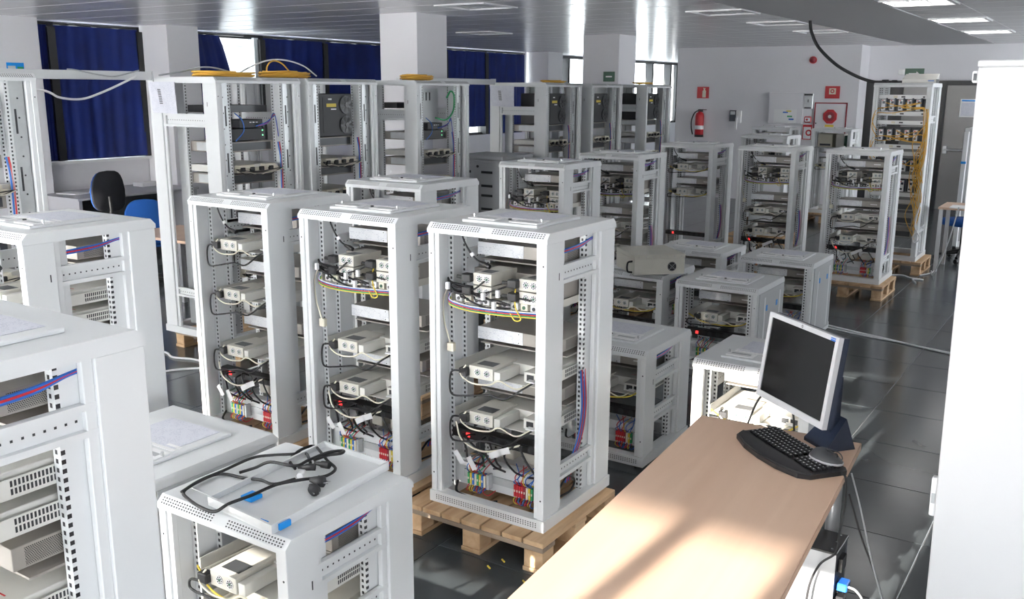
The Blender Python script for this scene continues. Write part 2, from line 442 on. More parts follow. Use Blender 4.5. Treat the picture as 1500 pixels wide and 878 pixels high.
curtain(14.54, 15.82, 1.25, 'blue curtain directly right of the white square column', seed=7)
curtain(15.88, 17.3, 1.10, 'rightmost blue curtain, beside the bare grey wall strip', seed=8)

# back walls
wb = MB('wall').box(-7.32, -3.97, 17.0, 17.2, 0, CZ+0.03).box(-4.17, -3.97, 17.2, 17.6, 0, CZ+0.03)
struct('wall_back', wb)
wr = MB('wall').box(-4.17, 3.7, 17.6, 17.8, 2.17, CZ+0.03).box(-1.6, 3.7, 17.6, 17.8, 0, 2.17)
struct('wall_back_right', wr)
struct('wall_far', MB('wall').box(-11.2, -7.0, 27.0, 27.2, 0, CZ+0.03).box(-7.2, -7.0, 17.2, 27.0, 0, CZ+0.03))
# lift-style metal door in a dark frame
d1 = struct('door_1', MB('frame_dark').box(-3.97, -3.35, 17.55, 17.7, 0, 2.17).box(-3.35, -1.6, 17.52, 17.7, 2.09, 2.17).box(-2.74, -2.66, 17.5, 17.7, 0, 2.09).box(-1.68, -1.6, 17.5, 17.7, 0, 2.09))
obj('door_leaf', MB('door_metal').box(-2.66, -1.68, 17.58, 17.64, 0, 2.09), d1)
obj('door_leaf', MB('door_metal').box(-3.35, -2.74, 17.58, 17.64, 0, 2.09), d1)
hb = obj('push_bar', MB('steel').cyl((-2.6, 17.5, 1.02), (-1.8, 17.5, 1.02), 0.02, 10).box(-2.62, -2.56, 17.49, 17.58, 0.96, 1.08), d1)
# wall right (out of view) and rear glazing behind the camera, unseen bay heads shaped to place the sun patches
struct('wall_right', MB('wall').box(3.5, 3.7, -2.4, 17.6, 0, 0.85).box(3.5, 3.7, -2.4, 17.6, 2.25, CZ+0.03).box(3.5, 3.7, 0.3, 11.2, 0.85, 2.25).box(3.5, 3.7, 16.4, 17.6, 0.85, 2.25))  # far opening is added, out of view, to brighten the back wall
wrr = MB('wall')
# (x0, x1, lower edge of the wall piece that cuts off the sun); the clear gap below it lets the sun in
bays = [(-4.45, -4.22, 1.9), (-2.72, -2.1, 1.5), (-2.1, -2.03, 1.2), (-2.03, -1.60, 2.03), (-1.60, -1.225, 1.745), (-1.155, -0.87, 1.74)]
for a, b, h in bays: wrr.box(a, b, -2.35, -2.2, h, CZ+0.03)
wrr.box(-1.225, -1.155, -2.35, -2.2, 0, CZ+0.03)
wrr.box(-0.87, -0.1, -2.35, -2.2, 0, CZ+0.03).box(-0.1, 3.7, -2.35, -2.2, 0, CZ+0.03).box(-11.2, -9.8, -2.35, -2.2, 0, CZ+0.03)
wrr.box(-9.8, -2.72, -2.35, -2.2, 2.66, CZ+0.03).box(-9.8, 3.7, -2.34, -2.22, 0, 0.12)
for x in (-8.4, -7.0, -5.6, -4.45, -4.22, -2.72): wrr.box(x-0.035, x+0.035, -2.34, -2.22, 0, 2.7)
rear = struct('wall_rear', wrr)
# unseen sheer sheets added over the rear glazing: they scatter the sun into soft light
for a, b in ((-9.76, -8.44), (-8.36, -7.04), (-6.96, -5.64), (-5.56, -4.49), (-4.18, -2.76)):
    obj('added_diffuser', MB('sheer').box(a, b, -2.252, -2.25, 0.12, 2.66), rear)

# outside: pale panelled facade across the street
fc = Tpl()
fc.add('wall', MB('facade').box(-26.3, -26, -8, 40, -6, 9))
for k in range(12): fc.add('cladding_band', MB('facade').box(-26, -25.93, -8, 40, -5+1.05*k, -4.02+1.05*k))
fc.spawn('building', 'pale panelled building facade seen through the bare window pane', 'building', (0, 0, 0))

# ------------------------------------------------------------------ racks
def hole_strip(mb, x0, x1, y0, z0, y1, z1, cols, rows, out, s=0.6):
    """small dark perforations on the sloping strip between (y0,z0) and (y1,z1)"""
    dx = (x1-x0)/cols; L = math.hypot(y1-y0, z1-z0); uy, uz = (y1-y0)/L, (z1-z0)/L; ny, nz = -uz, uy
    if ny > 0: ny, nz = -ny, -nz
    if abs(uy) > 0 and nz < 0: nz = -nz
    for r in range(rows):
        c = (r+0.5)/rows*L; h = L/rows*s*0.5
        for k in range(cols):
            a = x0+dx*(k+0.5)-dx*s*0.5; b = a+dx*s
            q = [(a, y0+uy*(c-h)+ny*out, z0+uz*(c-h)+nz*out), (b, y0+uy*(c-h)+ny*out, z0+uz*(c-h)+nz*out),
                 (b, y0+uy*(c+h)+ny*out, z0+uz*(c+h)+nz*out), (a, y0+uy*(c+h)+ny*out, z0+uz*(c+h)+nz*out)]
            mb.quad(*q)
RACK_CACHE = {}
def rack_tpl(wd=0.6, dp=0.6, h=1.28, braces=((1.052, 1.132), (0.18, 0.253)), foot=0.0, closed='', plate=True, paint='paint', holes=True):
    key = (wd, dp, h, braces, foot, closed, plate, paint, holes)
    if key in RACK_CACHE: return RACK_CACHE[key]
    t = Tpl(); X = wd/2; Y = dp/2; cb = h-0.043
    prof = [(-Y, cb), (Y, cb), (Y, cb+0.018), (Y-0.022, cb+0.041), (Y-0.026, cb+0.043), (-Y+0.026, cb+0.043), (-Y+0.022, cb+0.041), (-Y, cb+0.018)]
    cap = t.add('top_cap', MB(paint).prism(prof, -X, X))
    if holes:
        hm = MB('dark')
        for a, b in ((-X+0.015, -0.03), (0.03, X-0.015)):
            hole_strip(hm, a, b, -Y, cb+0.020, -Y+0.020, cb+0.0395, int((b-a)/0.0125), 3, 0.0007, 0.5)
        t.add('vent_holes', hm, cap, kind='stuff')
    if plate:
        pl = t.add('top_plate', MB(paint).cbox(-0.19, 0.19, -0.20, 0.17, h, h+0.012, 0.003))
        for s in (-1, 1):
            t.add('brush_plate', MB('white').cbox(s*0.105-0.07, s*0.105+0.07, -0.175, -0.10, h+0.012, h+0.017, 0.0015).box(s*0.105-0.05, s*0.105+0.05, -0.15, -0.125, h+0.017, h+0.0175, 'paint_grey'), pl)
            t.add('knob', MB('chrome').cyl((s*0.17, -0.13, h+0.012), (s*0.17, -0.13, h+0.03), 0.006, 8), pl)
        t.add('screw', MB('dark').cyl((0, -0.11, h+0.012), (0, -0.11, h+0.018), 0.008, 10), pl)
        t.add('vent_slats', MB('white').box(-0.16, 0.16, -0.08, -0.065, h+0.012, h+0.014).box(-0.16, 0.16, -0.05, -0.035, h+0.012, h+0.014), pl)
    # corner posts: wide side face, narrow stepped front face
    pw = 0.055 if wd < 0.7 else 0.06; pd = 0.132 if wd < 0.7 else 0.13
    for sx in (-1, 1):
        for sy in (-1, 1):
            b = MB(paint)
            xa, xb = X-0.003, X-0.003-0.03; xc = X-pw
            ya, yb = Y-0.003, Y-pd
            def bx(x0, x1, y0, y1): b.cbox(min(sx*x0, sx*x1), max(sx*x0, sx*x1), min(sy*y0, sy*y1), max(sy*y0, sy*y1), 0.052, cb, 0.002)
            bx(xa, xb, ya, yb); bx(xb, xc, ya-0.007, ya-0.03)
            bx(xa-0.01, xb, yb, yb-0.028)
            p = t.add('post', b)
            if sy < 0 and holes:
                t.add('lock_hole', MB('dark').cyl((sx*(X-0.018), -Y+0.0025, cb-0.09), (sx*(X-0.018), -Y+0.004, cb-0.09), 0.004, 8).cyl((sx*(X-0.018), -Y+0.0025, 0.14), (sx*(X-0.018), -Y+0.004, 0.14), 0.004, 8).box(sx*(X-0.0035)-0.001, sx*(X-0.0035)+0.001, -Y+0.102, -Y+0.107, cb-0.16, cb-0.13), p)
    # mounting rails, C-shaped with perforated flanges
    for sx in (-1, 1):
        for y0, y1 in ((-0.2, -0.1), (0.084, 0.155)) if wd < 0.7 else ((-0.31, -0.22), (0.15, 0.25)):
            b = MB('rail')
            def bx(x0, x1, a, c): b.box(min(sx*x0, sx*x1), max(sx*x0, sx*x1), a, c, 0.052, cb)
            bx(0.262, 0.265, y0, y1); bx(0.235, 0.262, y0, y0+0.003); bx(0.235, 0.262, y1-0.003, y1)
            t.add('mounting_rail', b)
    if wd > 0.7:
        for sx in (-1, 1):
            b = MB('galv'); b.box(min(sx*0.262, sx*0.345), max(sx*0.262, sx*0.345), -0.318, -0.314, 0.052, cb)
            for k in range(int(cb/0.11)):
                z = 0.12+0.11*k
                b.cyl((sx*0.305, -0.3195, z), (sx*0.305, -0.3175, z), 0.006, 6, 'dark')
                if k % 3 == 1: b.box(sx*0.285-0.006, sx*0.285+0.006, -0.3195, -0.318, z+0.02, z+0.16, 'dark')
            t.add('rail_plate', b)
    for z0, z1 in braces:
        for sx in (-1, 1):
            b = MB(paint)
            def bx(x0, x1, a, c, d, e, m=None): b.box(min(sx*x0, sx*x1), max(sx*x0, sx*x1), a, c, d, e, m)
            xi = X-0.033
            bx(xi, xi+0.003, -Y+0.13, Y-0.12, z0, z1)
            bx(xi, X-0.012, -Y+0.13, Y-0.12, z1-0.016, z1); bx(xi, X-0.012, -Y+0.13, Y-0.12, z0, z0+0.016)
            n = int((dp-0.28)/0.025)
            for k in range(n):
                y = -Y+0.15+0.025*k; zc = (z0+z1)/2
                for side in (xi+0.0032, xi-0.0008):
                    bx(side, side+0.0006, y-0.003, y+0.003, zc-0.003, zc+0.003, 'dark')
            t.add('side_brace', b)
    e = 0.003
    bs = MB(paint).box(-X-e, X+e, -Y-e, -Y+0.05, 0, 0.052).box(-X-e, X+e, Y-0.05, Y+e, 0, 0.052).box(-X-e, -X+0.055, -Y+0.05, Y-0.05, 0, 0.052).box(X-0.055, X+e, -Y+0.05, Y-0.05, 0, 0.052)
    bi = t.add('base_frame', bs)
    if holes:
        hm = MB('dark'); hole_strip(hm, -X+0.03, X-0.03, -Y-e, 0.014, -Y-e, 0.040, int((wd-0.06)/0.0125), 3, 0.0007, 0.5)
        t.add('vent_holes', hm, bi, kind='stuff')
    if foot:
        for sx in (-1, 1):
            for sy in (-1, 1): t.add('foot', MB('dark').cyl((sx*(X-0.05), sy*(Y-0.05), -foot), (sx*(X-0.05), sy*(Y-0.05), 0), 0.018, 10))
    if 'R' in closed or 'L' in closed:
        for sx, ch in ((-1, 'L'), (1, 'R')):
            if ch not in closed: continue
            b = MB('paint_grey').box(min(sx*(X-0.002), sx*(X+0.004)), max(sx*(X-0.002), sx*(X+0.004)), -Y+0.045, Y-0.02, 0.03, cb)
            sp = t.add('side_panel', b)
            for y in (-Y+0.16, Y-0.11):
                t.add('edge_strip', MB('paint').box(sx*(X+0.004)-0.002, sx*(X+0.004)+0.002, y-0.012, y+0.012, 0.05, cb-0.04), sp)
            for y in (-Y+0.2, Y-0.18) if sx > 0 else ():
                t.add('tape', MB('blue_tape').box(X+0.005, X+0.007, y-0.015, y+0.015, cb-0.14, cb-0.10), sp)
            t.add('front_rail', MB('rail').box(sx*0.2475-0.014, sx*0.2475+0.014, -Y+0.002, -Y+0.006, 0.052, cb), sp)
    RACK_CACHE[key] = t
    return t

# ------------------------------------------------------------------ rack equipment (local frame of the rack: front is -y)
def fan_on(mb, x, y, z, r=0.0165):
    """axial fan seen on a -y face"""
    mb.cyl((x, y+0.001, z), (x, y-0.0008, z), r, 16, 'dark')
    for k in range(16):
        a, b = 2*PI*k/16, 2*PI*(k+1)/16
        mb.quad((x+r*0.86*math.cos(a), y-0.0015, z+r*0.86*math.sin(a)), (x+r*math.cos(a), y-0.0015, z+r*math.sin(a)), (x+r*math.cos(b), y-0.0015, z+r*math.sin(b)), (x+r*0.86*math.cos(b), y-0.0015, z+r*0.86*math.sin(b)), 'white')
    for k in range(4):
        a = k*PI/4+0.3; c, s = math.cos(a), math.sin(a); h = 0.0013
        mb.quad((x-r*0.9*c+h*s, y-0.0013, z-r*0.9*s-h*c), (x+r*0.9*c+h*s, y-0.0013, z+r*0.9*s-h*c), (x+r*0.9*c-h*s, y-0.0013, z+r*0.9*s+h*c), (x-r*0.9*c-h*s, y-0.0013, z-r*0.9*s+h*c), 'white')
    mb.cyl((x, y-0.001, z), (x, y-0.002, z), r*0.32, 10, 'green_dark')
    return mb

def label_unit():
    t = Tpl(); h = 0.056
    b = t.add('body', MB('taupe').cbox(-0.223, 0.223, -0.03, 0.27, 0, h, 0.0015))
    t.add('label_plate', MB('label_print').box(-0.223, 0.02, -0.0325, -0.030, 0.0, h+0.0006))
    t.add('name_plate', MB('white').box(0.10, 0.165, -0.0312, -0.03, 0.022, 0.030))
    for s in (-1, 1):
        t.add('side_vent', MB('perf').box(min(s*0.2229, s*0.2236), max(s*0.2229, s*0.2236), 0.0, 0.2, 0.006, h-0.006))
        t.add('mounting_ear', MB('taupe').box(min(s*0.22, s*0.255), max(s*0.22, s*0.255), 0.245, 0.249, 0.004, h-0.004))
    t.add('screw', MB('chrome').cyl((0.0, -0.0325, 0.008), (0, -0.0345, 0.008), 0.003, 6).cyl((0.0, -0.0325, h-0.008), (0, -0.0345, h-0.008), 0.003, 6))
    t.add('shelf_plate', MB('taupe').box(-0.23, 0.23, 0.0, 0.27, -0.03, -0.024))
    return t

def psu(t, x0, z0, wdt=0.092, hgt=0.05, y0=-0.25, depth=0.2, parent=-1):
    p = t.add('power_supply', MB('beige').cbox(x0, x0+wdt, y0, y0+depth, z0, z0+hgt, 0.0015), parent)
    b = MB('dark'); fan_on(b, x0+wdt*0.36, y0, z0+hgt*0.52); fan_on(b, x0+wdt*0.75, y0, z0+hgt*0.52)
    t.add('fans', b, p)
    t.add('sticker', MB('dark_metal').box(x0+0.02, x0+wdt-0.02, y0+0.03, y0+0.09, z0+hgt, z0+hgt+0.0006), p)
    return p

def wavy(a, b, sag, n=5, jit=0.012, seed=0, up=None):
    r = random.Random(seed); a, b = Vector(a), Vector(b); P = [a]
    for i in range(1, n):
        t = i/n; P.append(a.lerp(b, t) + Vector((r.uniform(-jit, jit), r.uniform(-jit, jit), -sag*4*t*(1-t)+r.uniform(-jit, jit))))
    return P + [b]

def cluster():
    t = Tpl()
    t.add('chassis', MB('taupe').cbox(-0.223, 0.223, -0.06, 0.27, 0.01, 0.125, 0.0015))
    t.add('shelf', MB('beige').box(-0.235, 0.235, -0.22, 0.27, -0.003, 0.0).box(-0.235, -0.232, -0.22, 0.27, 0, 0.03).box(0.232, 0.235, -0.22, 0.27, 0, 0.03))
    for x0 in (-0.095, 0.138):
        for k in range(2): psu(t, x0, 0.04+0.055*k, 0.094, 0.05)
    for x0 in (-0.095, 0.138):
        for k in range(2):
            t.add('plug', MB('rubber').cbox(x0-0.045, x0+0.002, -0.275, -0.235, 0.05+0.055*k, 0.085+0.055*k, 0.004).cyl((x0-0.075, -0.26, 0.067+0.055*k), (x0-0.04, -0.26, 0.067+0.055*k), 0.008, 8))
    b = MB('white')
    for k in range(9):
        x = -0.2+0.048*k
        b.cbox(x, x+0.034, -0.235, -0.21, 0.006, 0.036, 0.002, ('white', 'cream', 'white')[k % 3])
        b.cyl((x+0.017, -0.235, 0.02), (x+0.017, -0.237, 0.02), 0.008, 8, ('dark', 'green_dark', 'dark')[k % 3])
    t.add('connector_row', b)
    for k, (c, dz) in enumerate((('red', 0.0), ('blue', 0.006), ('green', -0.006), ('yellow', -0.011), ('white', 0.011))):
        pts = [(-0.235+0.004*k, -0.235, 0.03+dz), (-0.21, -0.262, 0.004+dz), (-0.12, -0.265, -0.010+dz), (0.0, -0.262, -0.012+dz), (0.12, -0.262, -0.006+dz), (0.235, -0.245, -0.002+dz)]
        t.add('wire', MB(c).tube(spline(pts, 5), 0.0026, 5))
    for k in range(9):
        r = random.Random(k+20)
        a = (-0.24, -0.235, 0.05+0.007*k); e = (r.choice((-0.13, 0.1, 0.2, -0.03, 0.06)), -0.262, r.choice((0.06, 0.03, 0.115, 0.015)))
        t.add('cable', MB('rubber').tube(spline(wavy(a, e, r.uniform(0.0, 0.035), 5, 0.013, k), 5), 0.0042, 6))
    for k, (x, z) in enumerate(((-0.21, 0.075), (-0.025, 0.05), (0.03, 0.018), (0.05, 0.07))):
        t.add('cable_tie', MB('white').cbox(x-0.008, x+0.008, -0.285, -0.268, z-0.012, z+0.02, 0.002))
    t.add('cable', MB('cream').tube(spline([(-0.24, -0.24, 0.06), (-0.255, -0.25, 0.0), (-0.25, -0.25, -0.09), (-0.235, -0.245, -0.15), (-0.225, -0.24, -0.19)], 6), 0.004, 6))
    t.add('tag', MB('cream').cbox(-0.24, -0.205, -0.25, -0.225, -0.225, -0.185, 0.004))
    t.add('fibre', MB('yellow').tube(spline([(0.115, -0.24, 0.10), (0.125, -0.262, 0.07), (0.13, -0.262, 0.02), (0.16, -0.27, -0.02), (0.13, -0.27, -0.03), (0.1, -0.262, 0.0)], 5), 0.003, 5))
    return t

def power_tray(variant=0):
    t = Tpl()
    s = t.add('shelf', MB('beige_light').box(-0.234, 0.234, -0.2, 0.26, -0.002, 0.001).box(-0.234, -0.231, -0.2, 0.26, 0, 0.045).box(0.231, 0.234, -0.2, 0.26, 0, 0.045))
    b = MB('dark')
    for r in range(2):
        for k in range(26):
            y = -0.02+0.0092*k; b.box(0.2338, 0.2346, y, y+0.005, 0.007+0.019*r, 0.021+0.019*r)
    t.add('side_slots', b, s, kind='stuff')
    a = t.add('adapter', MB('beige_light').cbox(-0.10, 0.215, -0.09, 0.2, 0.006, 0.055, 0.002))
    t.add('stripe', MB('red').box(0.09, 0.17, -0.03, -0.026, 0.055, 0.0555), a)
    p = psu(t, -0.118, 0.006, 0.125, 0.056, -0.25, 0.2)
    t.add('vent_block', MB('beige_light').cbox(0.01, 0.042, -0.245, -0.05, 0.006, 0.05, 0.0015), p)
    c = t.add('connector_box', MB('beige_light').cbox(0.115, 0.225, -0.17, -0.08, 0.006, 0.05, 0.0015))
    t.add('ports', MB('dark').box(0.13, 0.165, -0.1712, -0.1698, 0.014, 0.04).box(0.175, 0.21, -0.1712, -0.1698, 0.014, 0.04), c)
    t.add('plug', MB('rubber').cbox(-0.16, -0.116, -0.272, -0.235, 0.012, 0.048, 0.004))
    pts = [(-0.16, -0.255, 0.03), (-0.205, -0.26, 0.02), (-0.215, -0.262, -0.04), (-0.20, -0.262, -0.085), (-0.12, -0.268, -0.075), (0.0, -0.27, -0.05), (0.08, -0.265, -0.055), (0.16, -0.25, 0.0), (0.2, -0.22, 0.03)]
    if variant == 0: t.add('cable', MB('rubber').tube(spline(pts, 6), 0.0045, 6))
    else:
        t.add('cable', MB('rubber').tube(spline([(p_[0], p_[1], p_[2]*0.35-0.004) for p_ in pts], 6), 0.0045, 6))
        t.add('cable', MB('yellow').tube(spline([(-0.22, -0.22, 0.03), (-0.1, -0.262, -0.004), (0.05, -0.266, -0.012), (0.17, -0.25, 0.0), (0.23, -0.21, 0.03)], 6), 0.004, 6))
    t.add('cable', MB('cream').tube(spline([(-0.13, -0.255, 0.06), (-0.15, -0.27, 0.02), (-0.09, -0.272, -0.01), (0.0, -0.268, -0.004), (0.05, -0.262, 0.02), (0.13, -0.25, -0.005), (0.19, -0.20, 0.03)], 6), 0.0038, 6))
    t.add('tag', MB('white').cbox(0.165, 0.205, -0.235, -0.205, 0.028, 0.034, 0.001))
    return t

def power_strip(cords=True):
    t = Tpl()
    b = t.add('body', MB('black').cbox(-0.245, 0.245, -0.207, -0.15, 0, 0.042, 0.002))
    t.add('switch', MB('led_red').cbox(-0.165, -0.145, -0.2105, -0.205, 0.010, 0.030, 0.001), b)
    for k in range(5):
        x = -0.06+0.06*k
        t.add('socket', MB('dark').cyl((x, -0.2065, 0.021), (x, -0.209, 0.021), 0.017, 12), b)
    if cords:
        r = random.Random(5)
        for k in range(7):
            x = -0.17+0.055*k
            pts = [(x, -0.2, 0.03), (x+r.uniform(-.02, .02), -0.25, 0.02+r.uniform(-.01, .03)), (x+r.uniform(-.07, .07), -0.262, -0.03+r.uniform(-.02, .02)), (x+r.uniform(-.08, .08), -0.24, -0.08), (x+r.uniform(-.05, .05), -0.17, -0.13)]
            t.add('cord', MB('rubber').tube(spline(pts, 6), 0.0048, 6))
        t.add('cord', MB('cream').tube(spline([(-0.19, -0.25, 0.09), (-0.15, -0.265, 0.02), (-0.05, -0.268, -0.012), (0.05, -0.262, 0.01), (0.15, -0.25, 0.05)], 6), 0.0042, 6))
        for k, (x, z, a) in enumerate(((0.04, -0.005, 0.5), (0.085, 0.018, 0.4), (-0.155, -0.06, -0.9), (-0.085, -0.075, -1.0))):
            c, s_ = math.cos(a), math.sin(a); L, h = 0.032, 0.014
            q = [(x-L*c+h*s_, z-L*s_-h*c), (x+L*c+h*s_, z+L*s_-h*c), (x+L*c-h*s_, z+L*s_+h*c), (x-L*c-h*s_, z-L*s_+h*c)]
            t.add('tag', MB('white').prism(q, -0.281, -0.2795, axis='y'))
        t.add('adapter', MB('beige').cbox(-0.05, 0.02, -0.1, 0.0, -0.1, -0.05, 0.004)); t.add('adapter', MB('beige').cbox(0.07, 0.15, -0.1, 0.0, -0.1, -0.045, 0.004))
    return t

def terminal_panel():
    t = Tpl()
    p = t.add('panel', MB('paint').cbox(-0.255, 0.245, -0.17, -0.165, 0.0, 0.125, 0.001).box(-0.255, 0.245, -0.17, -0.12, 0.122, 0.125))
    t.add('din_rail', MB('galv').box(-0.2, 0.22, -0.178, -0.171, 0.04, 0.075), p)
    for nm, x0, n, cols in (('left', -0.155, 8, ('green', 'yellow', 'blue', 'cream')), ('right', 0.095, 8, ('red', 'red', 'red', 'red', 'wine', 'cream', 'yellow', 'green'))):
        b = MB(cols[0]); wv = MB('blue')
        for k in range(n):
            x = x0+0.0125*k; c = cols[k % len(cols)]
            b.cbox(x, x+0.0105, -0.215, -0.178, 0.028, 0.082, 0.001, c)
            b.box(x+0.002, x+0.0085, -0.2158, -0.215, 0.05, 0.06, 'cream')
            r = random.Random(k+int(x0*1000))
            cu = r.choice(('blue', 'yellow', 'green', 'red', 'blue')) if nm == 'left' else r.choice(('red', 'blue', 'red', 'yellow'))
            wv.tube(spline([(x+0.005, -0.2, 0.08), (x+0.005, -0.222, 0.10), (x+r.uniform(-.02, .03), -0.21, 0.125), (x+r.uniform(-.03, .04), -0.15, 0.15)], 4), 0.0024, 5, cu)
            wv.tube(spline([(x+0.005, -0.2, 0.03), (x+0.005, -0.225, 0.012), (x+r.uniform(-.01, .03), -0.215, -0.005), (x+r.uniform(0, .05), -0.18, 0.01)], 4), 0.0024, 5, r.choice(('blue', 'red', 'yellow')))
        tb = t.add('terminal_blocks', b, p, kind='stuff'); t.add('wires', wv, p, kind='stuff')
        t.add('end_stop', MB('galv').box(x0+0.0125*n+0.002, x0+0.0125*n+0.014, -0.212, -0.178, 0.02, 0.09), p)
    t.add('cord', MB('rubber').tube(spline([(-0.22, -0.2, 0.02), (-0.19, -0.25, -0.005), (-0.12, -0.26, -0.012), (-0.02, -0.25, -0.015), (0.02, -0.23, -0.012)], 5), 0.006, 6))
    t.add('name_tag', MB('white').box(-0.21, -0.155, -0.192, -0.176, 0.10, 0.118))
    return t

def side_wires(zt, low):
    t = Tpl()
    for k, c in enumerate(('blue', 'red', 'blue')):
        z = zt-0.006*k
        t.add(c+'_cable', MB(c).tube(spline([(0.235, -0.17, z-0.012), (0.262, -0.10, z-0.008), (0.268, 0.03, z), (0.266, 0.12, z+0.012+0.004*k), (0.258, 0.2, z+0.022)], 5), 0.0042, 6))
    if low:
        for k, c in enumerate(('blue', 'red', 'blue', 'red')):
            y = 0.07+0.012*k
            t.add(c+'_cable', MB(c).tube(spline([(0.262, y, 0.62), (0.27, y+0.004, 0.45), (0.272, y-0.03, 0.32), (0.262, y-0.08, 0.22), (0.25, y-0.1, 0.12)], 5), 0.0042, 6))
        t.add('black_cable', MB('rubber').tube(spline([(0.26, -0.1, 0.12), (0.268, -0.04, 0.16), (0.27, 0.02, 0.12), (0.262, 0.0, 0.075), (0.25, -0.08, 0.07)], 6), 0.005, 6))
    return t

def hanging_lead():
    """black lead with an inline plug hanging from the cap inside the front"""
    t = Tpl()
    t.add('lead', MB('rubber').tube(spline([(-0.19, -0.2, 0.0), (-0.18, -0.2, -0.03), (-0.15, -0.205, -0.07), (-0.11, -0.21, -0.105), (-0.07, -0.215, -0.12)], 6), 0.004, 6))
    t.add('plug', MB('rubber').tube([(-0.085, -0.213, -0.117), (-0.055, -0.216, -0.124), (-0.03, -0.218, -0.132)], [0.006, 0.011, 0.010], 8))
    t.add('tie', MB('white').cyl((-0.132, -0.207, -0.083), (-0.122, -0.208, -0.095), 0.009, 8))
    return t

T_LABEL, T_CLUS, T_TRAY, T_TRAYY, T_STRIP, T_STRIP0, T_TERM = label_unit(), cluster(), power_tray(0), power_tray(1), power_strip(True), power_strip(False), terminal_panel()
T_SIDE_TALL, T_SIDE_SHORT, T_LEAD = side_wires(1.195, True), side_wires(0.565, False), hanging_lead()

T_PALLET = Tpl()
pw, pdp = 0.74, 0.655
for k in range(7):
    x = 0.0+k*(pw-0.098)/6
    x0 = -pw/2+k*(pw-0.098)/6
    T_PALLET.add('deck_board', MB('pallet_wood').cbox(x0, x0+0.098, -pdp/2, pdp/2, 0.122, 0.144, 0.002))
for y in (-pdp/2, -0.05, pdp/2-0.1): T_PALLET.add('stringer', MB('pallet_grey' if y < -0.2 else 'pallet_wood_x').cbox(-pw/2, pw/2, y, y+0.1, 0.1, 0.122, 0.002))
for x in (-pw/2, -0.05, pw/2-0.1):
    for y in (-pdp/2, -0.05, pdp/2-0.1): T_PALLET.add('block', MB('pallet_wood').cbox(x+0.004, x+0.096, y+0.004, y+0.096, 0.02, 0.1, 0.003))
    T_PALLET.add('bottom_board', MB('pallet_wood').cbox(x, x+0.1, -pdp/2, pdp/2, 0.0, 0.02, 0.002))

T_PAPER = MB('paper').poly([(-0.145, -0.06, 0.0), (0.0, -0.06, 0.0012), (0.145, -0.06, 0.0), (0.145, 0.15, 0.0), (0.0, 0.15, 0.002), (-0.145, 0.15, 0.0),
    (-0.145, -0.06, -0.0008), (0.145, -0.06, -0.0008), (0.145, 0.15, -0.0008), (-0.145, 0.15, -0.0008)],
    [(0, 1, 4, 5), (1, 2, 3, 4), (6, 9, 8, 7), (0, 6, 7, 2, 1), (2, 7, 8, 3), (3, 8, 9, 5, 4), (5, 9, 6, 0)]).mesh('paper_sheet')

ORD = ['topmost', 'second', 'third', 'fourth', 'fifth', 'sixth', 'seventh']
FULL = [('label', 1.112), ('cluster', 0.93), ('label', 0.72), ('tray', 0.60), ('label', 0.495), ('tray', 0.388), ('strip', 0.296), ('term', 0.058)]
FULL_A = FULL[:6] + [('label', 0.305-0.012)] + FULL[6:]
CTYPE = [('label', 1.115), ('tray', 1.0), ('label', 0.856), ('tray', 0.735), ('label', 0.545), ('tray', 0.425), ('strip', 0.29), ('term', 0.058)]
GTYPE = [('label', 1.112), ('trayy', 1.005), ('label', 0.84), ('trayy', 0.74), ('strip0', 0.29)]
SHORT = [('label', 0.495-0.03), ('trayy', 0.385-0.03), ('strip0', 0.262-0.03), ('term', 0.056)]
SHORT1 = [('label', 0.495-0.03), ('trayy', 0.37-0.03), ('tray', 0.2)]
SIDEQ = [('label', 1.135), ('tray', 0.95), ('label', 0.77), ('tray', 0.86), ('tray', 0.64), ('label', 0.52), ('tray', 0.40), ('strip0', 0.29)]
KIND = dict(label=(T_LABEL, 'rack_unit', 'rack unit', 'taupe unit with white label, {o} in {w}', 'labelled rack units'),
            cluster=(T_CLUS, 'power_supply_cluster', 'power supply', 'crowded bank of power supplies in {w}', 'power supply banks'),
            tray=(T_TRAY, 'power_supply_tray', 'rack tray', 'beige power supply tray, {o} in {w}', 'power supply trays'),
            trayy=(T_TRAYY, 'power_supply_tray', 'rack tray', 'beige power supply tray, {o} in {w}', 'power supply trays'),
            strip=(T_STRIP, 'power_strip', 'power strip', 'black power strip with red switch in {w}', 'rack power strips'),
            strip0=(T_STRIP0, 'power_strip', 'power strip', 'black power strip with red switch in {w}', 'rack power strips'),
            term=(T_TERM, 'terminal_panel', 'terminal panel', 'white terminal panel with coloured wires in {w}', 'terminal panels'))
def fill(cx, cy, z, rz, contents, where):
    tot = {}
    seen = {}
    for k, zz in sorted(contents, key=lambda q: -q[1]):
        kk = k.replace('yy', 'y'); seen[kk] = seen.get(kk, -1)+1
        tp, nm, cat, lab, grp = KIND[k]
        tp.spawn(nm, lab.format(o=ORD[seen[kk]], w=where), cat, (cx, cy, z+zz), rz, grp)

